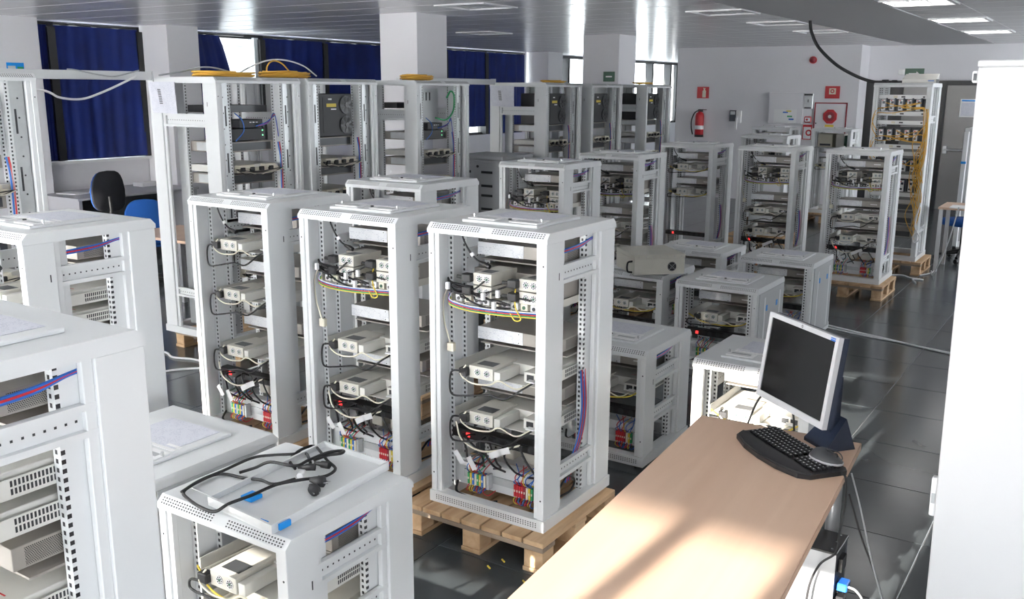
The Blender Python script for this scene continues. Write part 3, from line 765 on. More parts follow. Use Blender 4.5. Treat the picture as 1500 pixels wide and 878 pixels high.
TALL_BR = ((1.052, 1.132), (0.18, 0.253))
def tall_rack(frx, fry, contents, label, where, pallet=True, lead=True, paper=True, wires=True, holes=True):
    cx, cy, z = frx-0.3, fry+0.3, 0.144
    rack_tpl(0.6, 0.6, 1.28, TALL_BR, holes=holes).spawn('server_rack', label, 'server rack', (cx, cy, z), 0, 'waist-high open server racks')
    fill(cx, cy, z, 0, contents, where)
    if pallet: T_PALLET.spawn('wooden_pallet', f'wooden pallet under {where}', 'pallet', (frx+0.052-0.37, fry-0.086+0.3275, 0), 0, 'rack pallets')
    if lead: T_LEAD.spawn('hanging_lead', f'black lead with plug hanging inside {where}', 'cable', (cx, cy, z+1.232), 0, 'hanging plug leads')
    if wires: T_SIDE_TALL.spawn('cable_pair', f'red and blue cables along the side of {where}', 'cable', (cx, cy, z), 0, 'red and blue rack cables')
    if paper: tag(obj('paper_sheet', T_PAPER, loc=(cx, cy, z+1.2935)), f'printed paper sheet lying on top of {where}', 'paper', 'papers on racks')
def short_rack(frx, fry, contents, label, where, closed='', paper=True, plate=True, wires=True):
    cx, cy = frx-0.3, fry+0.3
    rack_tpl(0.6, 0.6, 0.635, ((0.42, 0.498), (0.207, 0.281)) if not closed else (), foot=0.03, closed=closed, plate=plate).spawn('server_rack', label, 'server rack', (cx, cy, 0.03), 0, 'knee-high server racks')
    fill(cx, cy, 0.03, 0, contents, where)
    if wires: T_SIDE_SHORT.spawn('cable_pair', f'red and blue cables along the side of {where}', 'cable', (cx, cy, 0.03), 0, 'red and blue rack cables')
    if paper: tag(obj('paper_sheet', T_PAPER, loc=(cx, cy, 0.6785)), f'printed paper sheet lying on top of {where}', 'paper', 'papers on racks')

tall_rack(-1.866, 3.126, FULL, 'white open server rack on a pallet, front centre beside the wooden desk', 'the front rack beside the desk')
tall_rack(-2.644, 3.127, FULL, 'white open server rack, middle one of the front trio', 'the middle front rack')
tall_rack(-3.502, 3.173, CTYPE, 'white open server rack, leftmost of the front trio', 'the leftmost of three front racks')
tall_rack(-3.455, 4.324, FULL, 'white open server rack right behind the front trio, mostly hidden', 'the half-hidden rack behind the trio')
tall_rack(-3.538, 6.167, FULL, 'white open server rack standing next to the closed vented cabinet', 'the rack beside the vented cabinet')
tall_rack(-3.546, 7.477, FULL, 'white open server rack directly behind the beige metal box', 'the rack behind the beige box')
tall_rack(-3.609, 9.41, GTYPE, 'sparsely filled open server rack below the fire extinguisher', 'the rack below the fire extinguisher', holes=False)
tall_rack(-2.743, 9.405, FULL, 'full open server rack in the middle of the far row', 'the middle rack of the far row', holes=False)
tall_rack(-1.85, 9.39, FULL, 'open server rack on a pallet at the right end of the far row', 'the right rack of the far row', holes=False)
tall_rack(-3.59, 11.87, FULL[:3], 'open server rack peeking out right behind the middle far rack', 'the rack peeking behind the far row', lead=False, wires=False, holes=False)
tall_rack(-4.384, 14.593, [('trayy', 1.14), ('label', 0.9)], 'most distant open server rack, below the white wall panel', 'the most distant rack', lead=False, wires=False, paper=False, holes=False)
tall_rack(-3.467, 14.633, [('label', 0.85), ('trayy', 0.7)], 'distant open server rack in front of the red hose cabinet', 'the rack before the hose cabinet', lead=False, wires=False, paper=False, holes=False)
tall_rack(-1.895, 0.72, SIDEQ, 'brightly lit server rack at the lower left corner, nearest the camera', 'the nearest rack at lower left')
tall_rack(-3.507, 1.94, SIDEQ, 'white server rack second from the left edge, behind the nearest one', 'the rack behind the nearest one')

short_rack(-1.938, 1.76, SHORT1, 'knee-high white rack carrying a loose tray with black cords', 'the short rack with the loose tray', paper=False, plate=False)
short_rack(-2.648, 1.795, [], 'knee-high closed rack between the nearest rack and the corded rack', 'the closed short rack at lower left', closed='LR', wires=False)
short_rack(-1.934, 4.252, SHORT, 'knee-high rack just behind the front rack beside the desk', 'the short rack behind the front rack')
short_rack(-1.093, 4.277, [('label', 0.465), ('trayy', 0.33)], 'sunlit knee-high white rack behind the monitor', 'the short rack behind the monitor', wires=False)
short_rack(-1.968, 6.088, SHORT, 'knee-high rack with taped grey side, right of the beige box', 'the short rack right of the beige box', closed='R', wires=False)
short_rack(-1.925, 7.273, SHORT, 'knee-high rack with taped grey side, farthest right of the short racks', 'the farthest right short rack', closed='R', wires=False)
short_rack(-2.684, 6.135, SHORT, 'knee-high rack underneath the beige metal box', 'the short rack under the beige box', paper=False)
short_rack(-2.681, 7.306, SHORT, 'knee-high rack half hidden behind the beige metal box', 'the short rack behind the beige box')

# ------------------------------------------------------------------ tall row (fronts face +x), 800 mm wide racks
def fan_module():
    t = Tpl()
    b = t.add('housing', MB('dark').cbox(-0.19, 0.19, -0.16, 0.2, 0, 0.34, 0.006).box(-0.15, -0.05, -0.163, -0.16, 0.03, 0.31))
    t.add('warning_label', MB('yellow').box(-0.11, 0.0, -0.1642, -0.163, 0.235, 0.262), b)
    t.add('name_label', MB('white').box(-0.09, -0.05, -0.1642, -0.163, 0.29, 0.302).box(-0.06, 0.0, -0.1642, -0.163, 0.212, 0.222), b)
    for z in (0.09, 0.25):
        f = t.add('fan', MB('dark_metal').cyl((0.11, -0.16, z), (0.11, -0.172, z), 0.072, 20), b)
        bl = MB('black')
        for k in range(7):
            a = 2*PI*k/7
            bl.quad((0.11+0.018*math.cos(a), -0.176, z+0.018*math.sin(a)), (0.11+0.066*math.cos(a-0.2), -0.174, z+0.066*math.sin(a-0.2)), (0.11+0.066*math.cos(a+0.35), -0.178, z+0.066*math.sin(a+0.35)), (0.11+0.018*math.cos(a+0.6), -0.176, z+0.018*math.sin(a+0.6)))
        bl.cyl((0.11, -0.172, z), (0.11, -0.179, z), 0.02, 12)
        t.add('fan_blades', bl, f)
    return t
def switch_box(leds=True):
    t = Tpl()
    b = t.add('housing', MB('dark').cbox(-0.2, 0.12, -0.16, 0.05, 0, 0.085, 0.004).cbox(-0.12, 0.10, -0.16, 0.02, 0.09, 0.15, 0.004))
    for k in range(3): t.add('label', MB('white').box(-0.03+0.03*k, -0.012+0.03*k, -0.1612, -0.16, 0.125, 0.133), b)
    for z in (0.03, 0.065):
        t.add('led', MB('led_green').box(0.085, 0.095, -0.1615, -0.159, z, z+0.009), b)
    for k, c in enumerate(('blue', 'red', 'blue')):
        t.add('patch_cable', MB(c).tube(spline([(0.03+0.02*k, -0.16, 0.1), (0.08+0.01*k, -0.22, 0.13), (0.15, -0.22, 0.17+0.01*k), (0.19, -0.2, 0.16), (0.21, -0.2, 0.02)], 5), 0.004, 5))
    t.add('patch_cable', MB('blue').tube(spline([(-0.2, -0.2, 0.2), (-0.16, -0.23, 0.15), (-0.15, -0.23, 0.07), (-0.2, -0.2, 0.0)], 5), 0.004, 5))
    return t
def wall_plate():
    t = Tpl(); b = t.add('panel', MB('paint').box(-0.2, 0.22, -0.02, -0.01, 0, 0.42))
    for k in range(6): t.add('slot', MB('dark').box(-0.17+0.05*k, -0.152+0.05*k, -0.022, -0.02, 0.31, 0.385), b)
    t.add('printed_sheet', MB('paper').box(-0.17, 0.13, -0.023, -0.0205, -0.14, 0.06), b)
    return t
def tray_side():
    t = Tpl()
    t.add('body', MB('beige_light').cbox(-0.24, 0.24, -0.15, 0.27, 0, 0.05, 0.002))
    t.add('connector_row', MB('cream').cbox(-0.2, 0.2, -0.2, -0.15, 0.0, 0.03, 0.002).cbox(-0.19, -0.05, -0.21, -0.16, 0.03, 0.055, 0.002).cbox(0.05, 0.16, -0.21, -0.16, 0.03, 0.055, 0.002))
    for k in range(4): t.add('plug', MB('rubber').cbox(-0.18+0.09*k, -0.145+0.09*k, -0.225, -0.2, 0.01, 0.04, 0.003))
    for k in range(3):
        r = random.Random(k+3)
        t.add('cable', MB(('rubber', 'cream', 'rubber')[k]).tube(spline(wavy((-0.22, -0.21, 0.03), (0.24, -0.21, 0.02), 0.02+0.015*k, 6, 0.014, k), 4), 0.0035, 5))
    return t
def grey_unit():
    t = Tpl(); b = t.add('body', MB('taupe').cbox(-0.225, 0.225, -0.12, 0.27, 0, 0.075, 0.002))
    t.add('side_plate', MB('galv').box(-0.2265, -0.225, -0.05, 0.2, 0.008, 0.067), b)
    t.add('front_plate', MB('dark_metal').box(-0.2, 0.2, -0.1215, -0.12, 0.01, 0.065), b)
    return t
def blank_unit():
    t = Tpl(); b = t.add('body', MB('dark').cbox(-0.23, 0.23, -0.1, 0.27, 0, 0.05, 0.002))
    t.add('glass_strip', MB('frame_light').box(-0.231, -0.2295, -0.08, 0.24, -0.045, -0.01), b)
    t.add('lip', MB('dark_metal').box(-0.235, 0.235, -0.11, -0.1, 0.0, 0.05), b)
    return t
T_FANM, T_SW, T_WP, T_TS, T_GU, T_BU = fan_module(), switch_box(), wall_plate(), tray_side(), grey_unit(), blank_unit()
T_RB = Tpl()
for k, c in enumerate(('blue', 'red')):
    T_RB.add(c+'_cable', MB(c).tube(spline([(0.215+0.014*k, -0.185, 1.44), (0.225+0.014*k, -0.195, 1.30), (0.22+0.014*k, -0.195, 1.0), (0.228+0.014*k, -0.195, 0.6), (0.22+0.014*k, -0.195, 0.2)], 5), 0.0055, 6))
RACKT = rack_tpl(0.8, 0.74, 1.91, ((1.56, 1.653), (0.29, 0.36)), plate=False)
XF = -5.31
TROW = [(3.13, 'fan', 'the cut-off tall rack at far left', 'tall white rack cut off by the left picture edge'),
        (5.21, 'switch', 'the tall rack holding blinking switches', 'tall white rack with a sheet taped on its left post, nearest of the row'),
        (6.09, 'fan', 'the tall rack beside the switch rack', 'tall white rack with a large black fan module, nearest of its kind'),
        (7.41, 'plate', 'the tall rack before the square column', 'tall white rack with bare plate and green wire before the square column'),
        (9.63, 'fan', 'the first of the far tall racks', 'tall white rack with a taped sheet in the far group, nearest of that group'),
        (10.67, 'fan', 'the middle of the far tall racks', 'tall white rack standing second in the far group by the window'),
        (12.17, 'fan', 'the last of the far tall racks', 'tall white rack at the far end of the tall row')]
for i, (ye, top, where, lab) in enumerate(TROW):
    cx, cy, z = XF-0.37, ye-0.4, 0.144
    RACKT.spawn('tall_server_rack', lab, 'server rack', (cx, cy, z), PI/2, 'tall racks along the windows')
    tp, nm, l = {'fan': (T_FANM, 'fan_module', 'black fan module with yellow label in '), 'switch': (T_SW, 'network_switch', 'black network switches with green lights in '), 'plate': (T_WP, 'connector_plate', 'white connector plate with printed sheet in ')}[top]
    cx += 0.11
    tp.spawn(nm, l+where, nm.replace('_', ' '), (cx, cy, z+(1.455 if top == 'fan' else 1.46 if top == 'switch' else 1.42)), PI/2, 'tall rack modules')
    if top == 'plate': T_SW.spawn('network_switch', 'black network switches under the bare plate in '+where, 'network switch', (cx, cy, z+1.38), PI/2)
    if top != 'fan': T_BU.spawn('blank_unit', 'thin black unit near the top of '+where, 'rack unit', (cx-(0.22 if top != 'switch' else 0.05), cy, z+1.66), PI/2, 'thin black units')
    zs = [1.375, 1.23, 1.14, 0.98, 0.88, 0.72, 0.62, 0.46]; cnt = {}
    for k, q in enumerate(zs):
        nm2 = 'g' if k % 2 == 0 else 't'; cnt[nm2] = cnt.get(nm2, -1)+1
        if k % 2 == 0: T_GU.spawn('rack_unit', f'taupe unit with dark front, {ORD[cnt[nm2]]} in {where}', 'rack unit', (cx, cy, z+q), PI/2, 'dark-fronted rack units')
        else: T_TS.spawn('cabled_tray', f'beige cabled tray, {ORD[cnt[nm2]]} in {where}', 'rack tray', (cx, cy, z+q), PI/2, 'beige cabled trays')
    T_RB.spawn('cable_pair', f'red and blue cables down the rail of {where}', 'cable', (cx, cy, z), PI/2, 'red and blue rack cables')
    if i in (1, 2, 3): T_PALLET.spawn('wooden_pallet', f'wooden pallet under {where}', 'pallet', (cx-0.11, cy, 0), 0, 'rack pallets')
    else: T_PALLET.spawn('wooden_pallet', f'wooden pallet under {where}', 'pallet', (cx-0.11, cy, 0), 0, 'rack pallets')
# green wire loop of the plate rack
tag(obj('green_wire', MB('green').tube(spline([(XF-0.08, 6.98, 1.72), (XF-0.05, 7.1, 1.70), (XF-0.04, 7.2, 1.78), (XF-0.05, 7.23, 1.92), (XF-0.06, 7.19, 1.96), (XF-0.07, 7.14, 1.9)], 6), 0.008, 6)), 'bright green wire loop inside the tall rack before the column', 'cable')

# beams joining the tops of the tall racks at the back
for y0, y1, lab in ((2.4, 4.40, 'long white steel beam bridging the cut-off rack and the switch rack'), (7.2, 8.84, 'short white steel beam bridging tall racks beside the square column')):
    t = Tpl(); t.add('channel', MB('paint').cbox(-6.04, -5.98, y0, y1, 2.03, 2.09, 0.004)); t.add('end_plate', MB('paint').box(-6.045, -5.975, y1, y1+0.006, 2.02, 2.095))
    t.spawn('steel_beam', lab, 'beam', (0, 0, 0))
def sheet(name, corners, label, thick=0.002, m='paper'):
    n = (Vector(corners[1])-Vector(corners[0])).cross(Vector(corners[3])-Vector(corners[0])).normalized()*thick
    P = [Vector(c) for c in corners] + [Vector(c)-n for c in corners]
    o = tag(obj(name, MB(m).poly(P, [(0,1,2,3), (7,6,5,4), (0,4,5,1), (1,5,6,2), (2,6,7,3), (3,7,4,0)])), label, 'paper')
    if name == 'taped_sheet':
        a, b, d = (Vector(corners[i]) for i in (0, 1, 3)); u, v = (b-a), (d-a); nn = n.normalized()*0.001; bc = MB('dark_metal')
        for k in range(9):
            p = a+u*0.36+v*(0.3+0.055*k)+nn; bc.quad(p, p+u*0.13, p+u*0.13+v*0.03, p+v*0.03)
        obj('barcode', bc, o, kind='stuff')
    return o
y = 4.40
sheet('taped_sheet', [(-6.0, y, 1.80), (-5.70, y-0.02, 1.795), (-5.74, y, 2.02), (-6.04, y, 2.02)], 'white sheet taped to the nearest tall rack left post')
y = 8.815
sheet('taped_sheet', [(-6.01, y, 1.80), (-5.70, y-0.02, 1.79), (-5.72, y, 2.02), (-6.04, y, 2.02)], 'white sheet taped to the far tall rack group')
sheet('clipboard_sheet', [(-5.44, 7.47, 1.63), (-5.72, 7.64, 1.60), (-5.62, 7.56, 1.95), (-5.38, 7.44, 1.98)], 'tilted white sheet hanging beside the tall rack before the column')
def cable(name, pts, r, m, label, n=8, seg=7): return tag(obj(name, MB(m).tube(spline(pts, n), r, seg)), label, 'cable')
cable('white_cable', [(-5.98, 3.1, 2.02), (-5.97, 3.54, 1.96), (-5.97, 3.67, 1.91), (-5.97, 3.83, 1.90), (-5.97, 4.0, 1.95), (-5.97, 4.2, 2.03), (-5.97, 4.26, 2.06)], 0.008, 'white', 'white cable sagging below the long steel beam')
cable('grey_cable', [(-5.99, 3.75, 2.095), (-5.97, 3.8, 2.09), (-5.96, 3.96, 2.062), (-5.96, 4.07, 2.052), (-5.97, 4.18, 2.07), (-5.99, 4.3, 2.097)], 0.005, 'paint_grey', 'thin grey cable draped over the front of the long steel beam')
# yellow fibre coils and loops on top of the tall racks
def coil(cx, cy, z, r, label, turns=5, rx=1.0, ry=1.0, seed=0, tz=0.006):
    rn = random.Random(seed); P = []
    for i in range(turns*14+1):
        a = 2*PI*i/14; rr = r*(1+0.1*math.sin(i*0.77+seed))
        P.append((cx+rx*rr*math.cos(a), cy+ry*rr*math.sin(a), z+tz*i/14+0.008+rn.uniform(-0.003, 0.003)))
    return tag(obj('fibre_coil', MB('orange').tube(P, 0.006, 6)), label, 'cable', 'yellow fibre coils')
coil(-5.62, 4.75, 2.055, 0.16, 'yellow fibre coil lying on the nearest tall rack', 5, 0.9, 1.5, 1)
coil(-5.62, 5.35, 2.055, 0.14, 'yellow fibre coil lying on the join of the first two tall racks', 7, 0.9, 1.6, 2)
coil(-5.62, 7.0, 2.055, 0.13, 'yellow fibre coil lying on the tall rack before the column', 7, 0.9, 1.3, 3)
coil(-5.62, 9.5, 2.055, 0.12, 'yellow fibre coil lying on the first far tall rack', 3, 0.9, 1.6, 4)
coil(-5.62, 11.9, 2.055, 0.12, 'yellow fibre coil lying on the last far tall rack', 3, 0.9, 1.6, 5)
tag(obj('fibre_loop', MB('orange').tube(spline([(-5.6, 5.15, 2.06), (-5.62, 5.17, 2.14), (-5.63, 5.24, 2.185), (-5.63, 5.33, 2.17), (-5.62, 5.40, 2.11), (-5.6, 5.44, 2.07)], 6), 0.006, 6)), 'upright yellow fibre loop rising from the coil', 'cable')
cable('white_cable', [(-5.75, 4.95, 2.06), (-5.75, 5.1, 2.13), (-5.76, 5.3, 2.19), (-5.77, 5.5, 2.2), (-5.77, 5.7, 2.16), (-5.77, 5.85, 2.08)], 0.006, 'white', 'white cable arching over the yellow fibre coils')
cable('grey_cable', [(-5.7, 4.25, 2.062), (-5.72, 4.45, 2.09), (-5.75, 4.65, 2.125), (-5.75, 4.8, 2.12), (-5.72, 5.0, 2.07)], 0.006, 'paint_grey', 'thin grey cable arching over the nearest tall rack')

# vented closed cabinet beside the tall row
t = Tpl(); cb0 = t.add('body', MB('paint_grey').cbox(-0.3, 0.3, -0.28, 0.3, 0.02, 1.27, 0.004))
t.add('top_cap', MB('paint_grey').cbox(-0.305, 0.305, -0.3, 0.3, 1.27, 1.31, 0.008))
dr = t.add('door', MB('paint_grey').cbox(-0.285, 0.285, -0.3, -0.28, 0.05, 1.25, 0.004))
for cx_ in (-0.15, 0.12):
    for k in range(9): t.add('vent_slots', MB('dark').box(cx_-0.075, cx_+0.065, -0.302, -0.3, 1.13-0.12*k-(0.02 if k % 2 else 0), 1.155-0.12*k-(0.02 if k % 2 else 0)), dr)
t.add('lock', MB('dark').cyl((0.0, -0.3, 1.20), (0.0, -0.306, 1.20), 0.014, 12), dr)
for sx in (-1, 1):
    for sy in (-1, 1): t.add('foot', MB('dark').cyl((sx*0.25, sy*0.25, 0), (sx*0.25, sy*0.25, 0.02), 0.02, 8))
t.spawn('vented_cabinet', 'closed grey cabinet with slotted vent door between the tall racks', 'cabinet', (-5.61, 8.27, 0.0))

# ------------------------------------------------------------------ tall rack with yellow fibres on the right
mx, my = -2.1, 11.25
rack_tpl(0.6, 0.6, 1.93, ((1.5, 1.58), (0.3, 0.37)), plate=False, holes=False).spawn('tall_server_rack', 'tall grey rack full of yellow fibres beside the metal door', 'server rack', (mx, my, 0.144))
T_PALLET.spawn('wooden_pallet', 'wooden pallet under the tall rack with yellow fibres', 'pallet', (mx+0.0, my-0.02, 0))
def bar_panel():
    t = Tpl(); b = t.add('bar', MB('white').cbox(-0.25, 0.235, -0.215, -0.2, 0, 0.045, 0.002))
    t.add('handle', MB('dark').box(-0.02, 0.02, -0.218, -0.215, 0.015, 0.03).box(0.2, 0.22, -0.218, -0.215, 0.015, 0.03), b)
    t.add('tag', MB('cream').box(-0.1, -0.06, -0.217, -0.215, 0.01, 0.035), b); return t
def module_row(n=5):
    t = Tpl(); b = t.add('backplane', MB('dark').box(-0.24, 0.235, -0.19, 0.1, 0, 0.14))
    for k in range(n):
        x = -0.22+0.09*k
        mm = t.add('module', MB('white').cbox(x, x+0.045, -0.235, -0.19, 0.0, 0.12, 0.003).cbox(x+0.045, x+0.062, -0.23, -0.19, 0.0, 0.135, 0.003, 'navy_plastic'))
        t.add('socket', MB('navy_plastic').box(x+0.006, x+0.03, -0.238, -0.234, 0.018, 0.036), mm)
        t.add('socket', MB('navy_plastic').box(x+0.014, x+0.04, -0.238, -0.234, 0.075, 0.1), mm)
        t.add('clip', MB('red').box(x+0.008, x+0.022, -0.238, -0.234, 0.104, 0.113), mm)
    return t
T_BAR, T_MOD = bar_panel(), module_row()
bars = [1.76, 1.58, 1.485, 1.225, 1.15, 0.9, 0.7]
for k, q in enumerate(bars): T_BAR.spawn('patch_bar', f'white patch bar, {ORD[k]} from the top in the yellow-fibre rack', 'patch panel', (mx, my, 0.144+q), 0, 'patch bars')
for k, q in enumerate([1.635, 1.31, 0.98, 0.76]): T_MOD.spawn('module_row', f'row of plug-in modules, {ORD[k]} in the yellow-fibre rack', 'patch panel', (mx, my, 0.144+q), 0, 'module rows')
for k, q in enumerate([0.55, 0.4, 0.25]): T_GU.spawn('rack_unit', f'dark low unit, {ORD[k]} of three at the bottom of the yellow-fibre rack', 'rack unit', (mx, my-0.08, 0.144+q), 0)
rn = random.Random(11); fb = Tpl()
for k in range(16):
    zt = rn.choice((1.72, 1.66, 1.42, 1.36, 1.1)); side = 1 if k % 3 else -1; xs = 0.25*side
    pts = [(rn.uniform(-0.2, 0.2), -0.24, zt), (rn.uniform(0.0, 0.2)*side, -0.27, zt-0.05), (xs, -0.285, zt-0.06+rn.uniform(-.02, .02)), (xs+0.03*side, -0.31, zt-0.2), (xs+rn.uniform(-.09, .04), -0.315, zt-0.40), (xs+rn.uniform(-.12, .05), -0.312, zt-0.6), (xs+rn.uniform(-.02, .05), -0.312, zt-0.85)]
    if side < 0: pts = pts[:4] + [(xs+0.02, -0.29, zt-0.3)]
    fb.add('fibre', MB('orange').tube(spline(pts, 5), 0.0045, 5))
for k in range(3):
    x = 0.24+0.02*k
    fb.add('fibre', MB('orange').tube(spline([(x, -0.31, 1.66), (x+0.02, -0.315, 1.2), (x-0.03, -0.315, 0.9), (x+0.02, -0.312, 0.6), (x-0.02, -0.31, 0.35)], 5), 0.0045, 5))
fb.spawn('fibre_bundle', 'tangled yellow fibre bundle hanging down the tall rack by the door', 'cable', (mx, my, 0.144))
cable('white_cable', [(mx+0.3, my-0.32, 0.8), (mx+0.27, my-0.33, 0.55), (mx+0.33, my-0.34, 0.42), (mx+0.28, my-0.34, 0.36), (mx+0.26, my-0.34, 0.42), (mx+0.3, my-0.34, 0.5)], 0.008, 'white', 'white cable loop hanging on the yellow-fibre rack')
t = Tpl(); b0 = t.add('body', MB('beige_light').poly([(-0.17, -0.13, 0), (0.17, -0.13, 0), (0.17, 0.13, 0), (-0.17, 0.13, 0), (-0.17, -0.13, 0.04), (0.17, -0.13, 0.04), (0.17, 0.13, 0.1), (-0.17, 0.13, 0.1)], [(3,2,1,0), (4,5,6,7), (0,1,5,4), (1,2,6,5), (2,3,7,6), (3,0,4,7)]))
t.add('badge', MB('blue').box(0.09, 0.15, -0.132, -0.13, 0.018, 0.027), b0); t.add('dark_edge', MB('dark').box(0.17, 0.174, -0.12, 0.13, 0.0, 0.04), b0)
t.spawn('router_box', 'off-white wedge-shaped box on top of the yellow-fibre rack', 'device', (-1.97, 11.2, 2.075), 0.05)
t = Tpl(); b0 = t.add('plate', MB('green_dark').box(-0.1, 0.1, -0.004, 0.004, 0.0, 0.16))
t.add('arrow', MB('white').poly([(-0.06, -0.005, 0.11), (0.02, -0.005, 0.11), (0.02, -0.005, 0.13), (0.06, -0.005, 0.095), (0.02, -0.005, 0.06), (0.02, -0.005, 0.08), (-0.06, -0.005, 0.08)], [tuple(range(7))]), b0)
t.add('bracket', MB('white').cbox(-0.17, -0.11, -0.03, 0.03, 0.09, 0.15, 0.008), b0)
t.spawn('exit_sign', 'small green emergency sign standing on the yellow-fibre rack', 'sign', (-2.08, 11.42, 2.075))
t = Tpl()
t.add('plug', MB('rubber').cbox(-0.1, -0.03, -0.02, 0.02, 0, 0.035, 0.006)); t.add('plug', MB('rubber').cbox(0.0, 0.06, -0.02, 0.02, 0, 0.03, 0.006)); t.add('lead', MB('rubber').cyl((-0.14, 0, 0.012), (0.13, 0, 0.012), 0.008, 6))
t.spawn('plug_pair', 'black plugs lying on top of the yellow-fibre rack', 'plug', (-2.25, 11.1, 2.075))
cable('ceiling_cable', [(-3.16, 11.0, 2.80), (-3.155, 11.0, 2.72), (-3.13, 11.0, 2.62), (-3.04, 11.0, 2.46), (-2.83, 11.0, 2.27), (-2.6, 11.0, 2.145), (-2.42, 11.02, 2.085), (-2.3, 11.1, 2.085)], 0.018, 'rubber', 'thick black cable curving down from the ceiling', 8, 10)
cable('grey_cable', [(-1.66, 11.2, 0.02), (-1.6, 10.95, 0.03), (-1.5, 11.0, 0.35), (-1.45, 11.2, 0.75)], 0.007, 'paint_grey', 'grey cable dropping from the small wooden table to the floor')

# ------------------------------------------------------------------ beige instrument box on the short rack
ang = math.atan2(6.2485-5.975, -2.5705+2.8369)
t = Tpl(); L, D, H = 0.382, 0.40, 0.152
b0 = t.add('body', MB('taupe_box').cbox(0, L, 0, D, 0.006, H-0.03, 0.002))
t.add('lid', MB('taupe_box').cbox(-0.003, L+0.003, -0.003, D, H-0.03, H, 0.003))
fm = MB('taupe_box'); fm.cyl((0.285, 0.0, 0.062), (0.285, -0.002, 0.062), 0.034, 20, 'black')
for rr in (0.014, 0.030):
    for k in range(18):
        a, c = 2*PI*k/18, 2*PI*(k+1)/18
        fm.quad((0.285+rr*math.cos(a), -0.004, 0.062+rr*math.sin(a)), (0.285+(rr+.0015)*math.cos(a), -0.004, 0.062+(rr+.0015)*math.sin(a)), (0.285+(rr+.0015)*math.cos(c), -0.004, 0.062+(rr+.0015)*math.sin(c)), (0.285+rr*math.cos(c), -0.004, 0.062+rr*math.sin(c)), 'steel')
for a in (0.8, 2.4):
    c, s = math.cos(a), math.sin(a); fm.quad((0.285-.034*c+.001*s, -.0045, .062-.034*s-.002*c), (0.285+.034*c+.001*s, -.0045, .062+.034*s-.002*c), (0.285+.034*c-.002*s, -.0045, .062+.034*s+.002*c), (0.285-.034*c-.002*s, -.0045, .062-.034*s+.002*c), 'steel')
t.add('fan_grille', fm, b0)
t.add('handle', MB('black').tube(spline([(0.0, 0.05, 0.02), (-0.035, 0.05, 0.03), (-0.035, 0.05, 0.09), (0.0, 0.05, 0.1)], 4), 0.007, 8), b0)
t.add('handle', MB('black').tube(spline([(L, 0.34, 0.06), (L+0.04, 0.34, 0.07), (L+0.04, 0.34, 0.11), (L, 0.34, 0.12)], 4), 0.007, 8), b0)
sm = MB('steel')
for k in range(7): sm.cyl((0.03+0.054*k, -0.003, H-0.014), (0.03+0.054*k, -0.005, H-0.014), 0.003, 6)
t.add('screws', sm, b0, kind='stuff')
t.spawn('instrument_box', 'beige metal box with round fan grille and black handles on a short rack', 'device', (-2.837, 5.975, 0.692), ang)
for o in [q for q in bpy.data.objects if q.name.startswith('instrument_box')]: o.location.z = 0.678

# ------------------------------------------------------------------ loose tray with cords on the nearest short rack
TZ = 0.666
tr = [(-2.335, 1.805), (-2.01, 1.775), (-2.04, 2.35), (-2.37, 2.37)]
t = Tpl()
c0 = Vector((sum(p[0] for p in tr)/4, sum(p[1] for p in tr)/4))
P = [(p[0]-c0.x, p[1]-c0.y) for p in tr]
t.add('sheet', MB('paint').poly([(x, y, 0.008) for x, y in P] + [(x, y, 0.011) for x, y in P], [(3,2,1,0), (4,5,6,7), (0,1,5,4), (1,2,6,5), (2,3,7,6), (3,0,4,7)]))
for i in range(4):
    a, b = Vector(P[i]), Vector(P[(i+1) % 4]); d = (b-a).normalized(); n = Vector((-d.y, d.x))*0.008
    q = [a, b, b+n-d*0.008, a+n+d*0.008]
    t.add('rim', MB('paint').poly([(v.x, v.y, 0.0) for v in q] + [(v.x, v.y, 0.03) for v in q], [(3,2,1,0), (4,5,6,7), (0,1,5,4), (1,2,6,5), (2,3,7,6), (3,0,4,7)]))
t.spawn('loose_tray', 'white shallow metal tray lying on the short front rack under black cords', 'tray', (c0.x, c0.y, TZ))
sheet('flat_panel', [(-2.50, 1.86, TZ+0.003), (-2.36, 1.85, TZ+0.003), (-2.395, 2.33, TZ+0.003), (-2.52, 2.33, TZ+0.003)], 'flat white panel beneath the loose tray on the short rack', 0.003, 'paint')['category'] = 'panel'
tag(obj('blue_clip', MB('blue_tape').cbox(-2.262, -2.212, 1.875, 1.925, TZ+0.012, TZ+0.026, 0.002)), 'larger blue plastic clip lying in the loose tray', 'clip')
tag(obj('blue_tape', MB('blue_tape').box(-2.10, -2.066, 1.802, 1.815, TZ+0.011, TZ+0.0135)), 'short blue tape strip inside the loose tray corner', 'tape')
tag(obj('blue_tape', MB('blue_tape').box(-2.008, -2.0, 1.80, 1.845, TZ+0.006, TZ+0.026)), 'short blue tape strip on the outer rim of the loose tray', 'tape')
def cz(p, k=0.0):
    on = -2.36 < p[0] < -2.02 and 1.78 < p[1] < 2.36
    return (p[0], p[1], (0.699 if on else 0.678)+k)
T1 = [(-2.263, 2.118), (-2.368, 2.193), (-2.406, 2.267), (-2.411, 2.32), (-2.395, 2.343), (-2.304, 2.28), (-2.218, 2.23), (-2.148, 2.195), (-2.13, 2.139), (-2.15, 2.096), (-2.181, 2.056), (-2.216, 1.987), (-2.221, 1.885), (-2.231, 1.801), (-2.259, 1.77), (-2.321, 1.765), (-2.411, 1.785), (-2.462, 1.81), (-2.485, 1.871), (-2.491, 1.955), (-2.459, 1.986), (-2.385, 1.997), (-2.287, 1.985), (-2.225, 1.986), (-2.198, 2.055)]
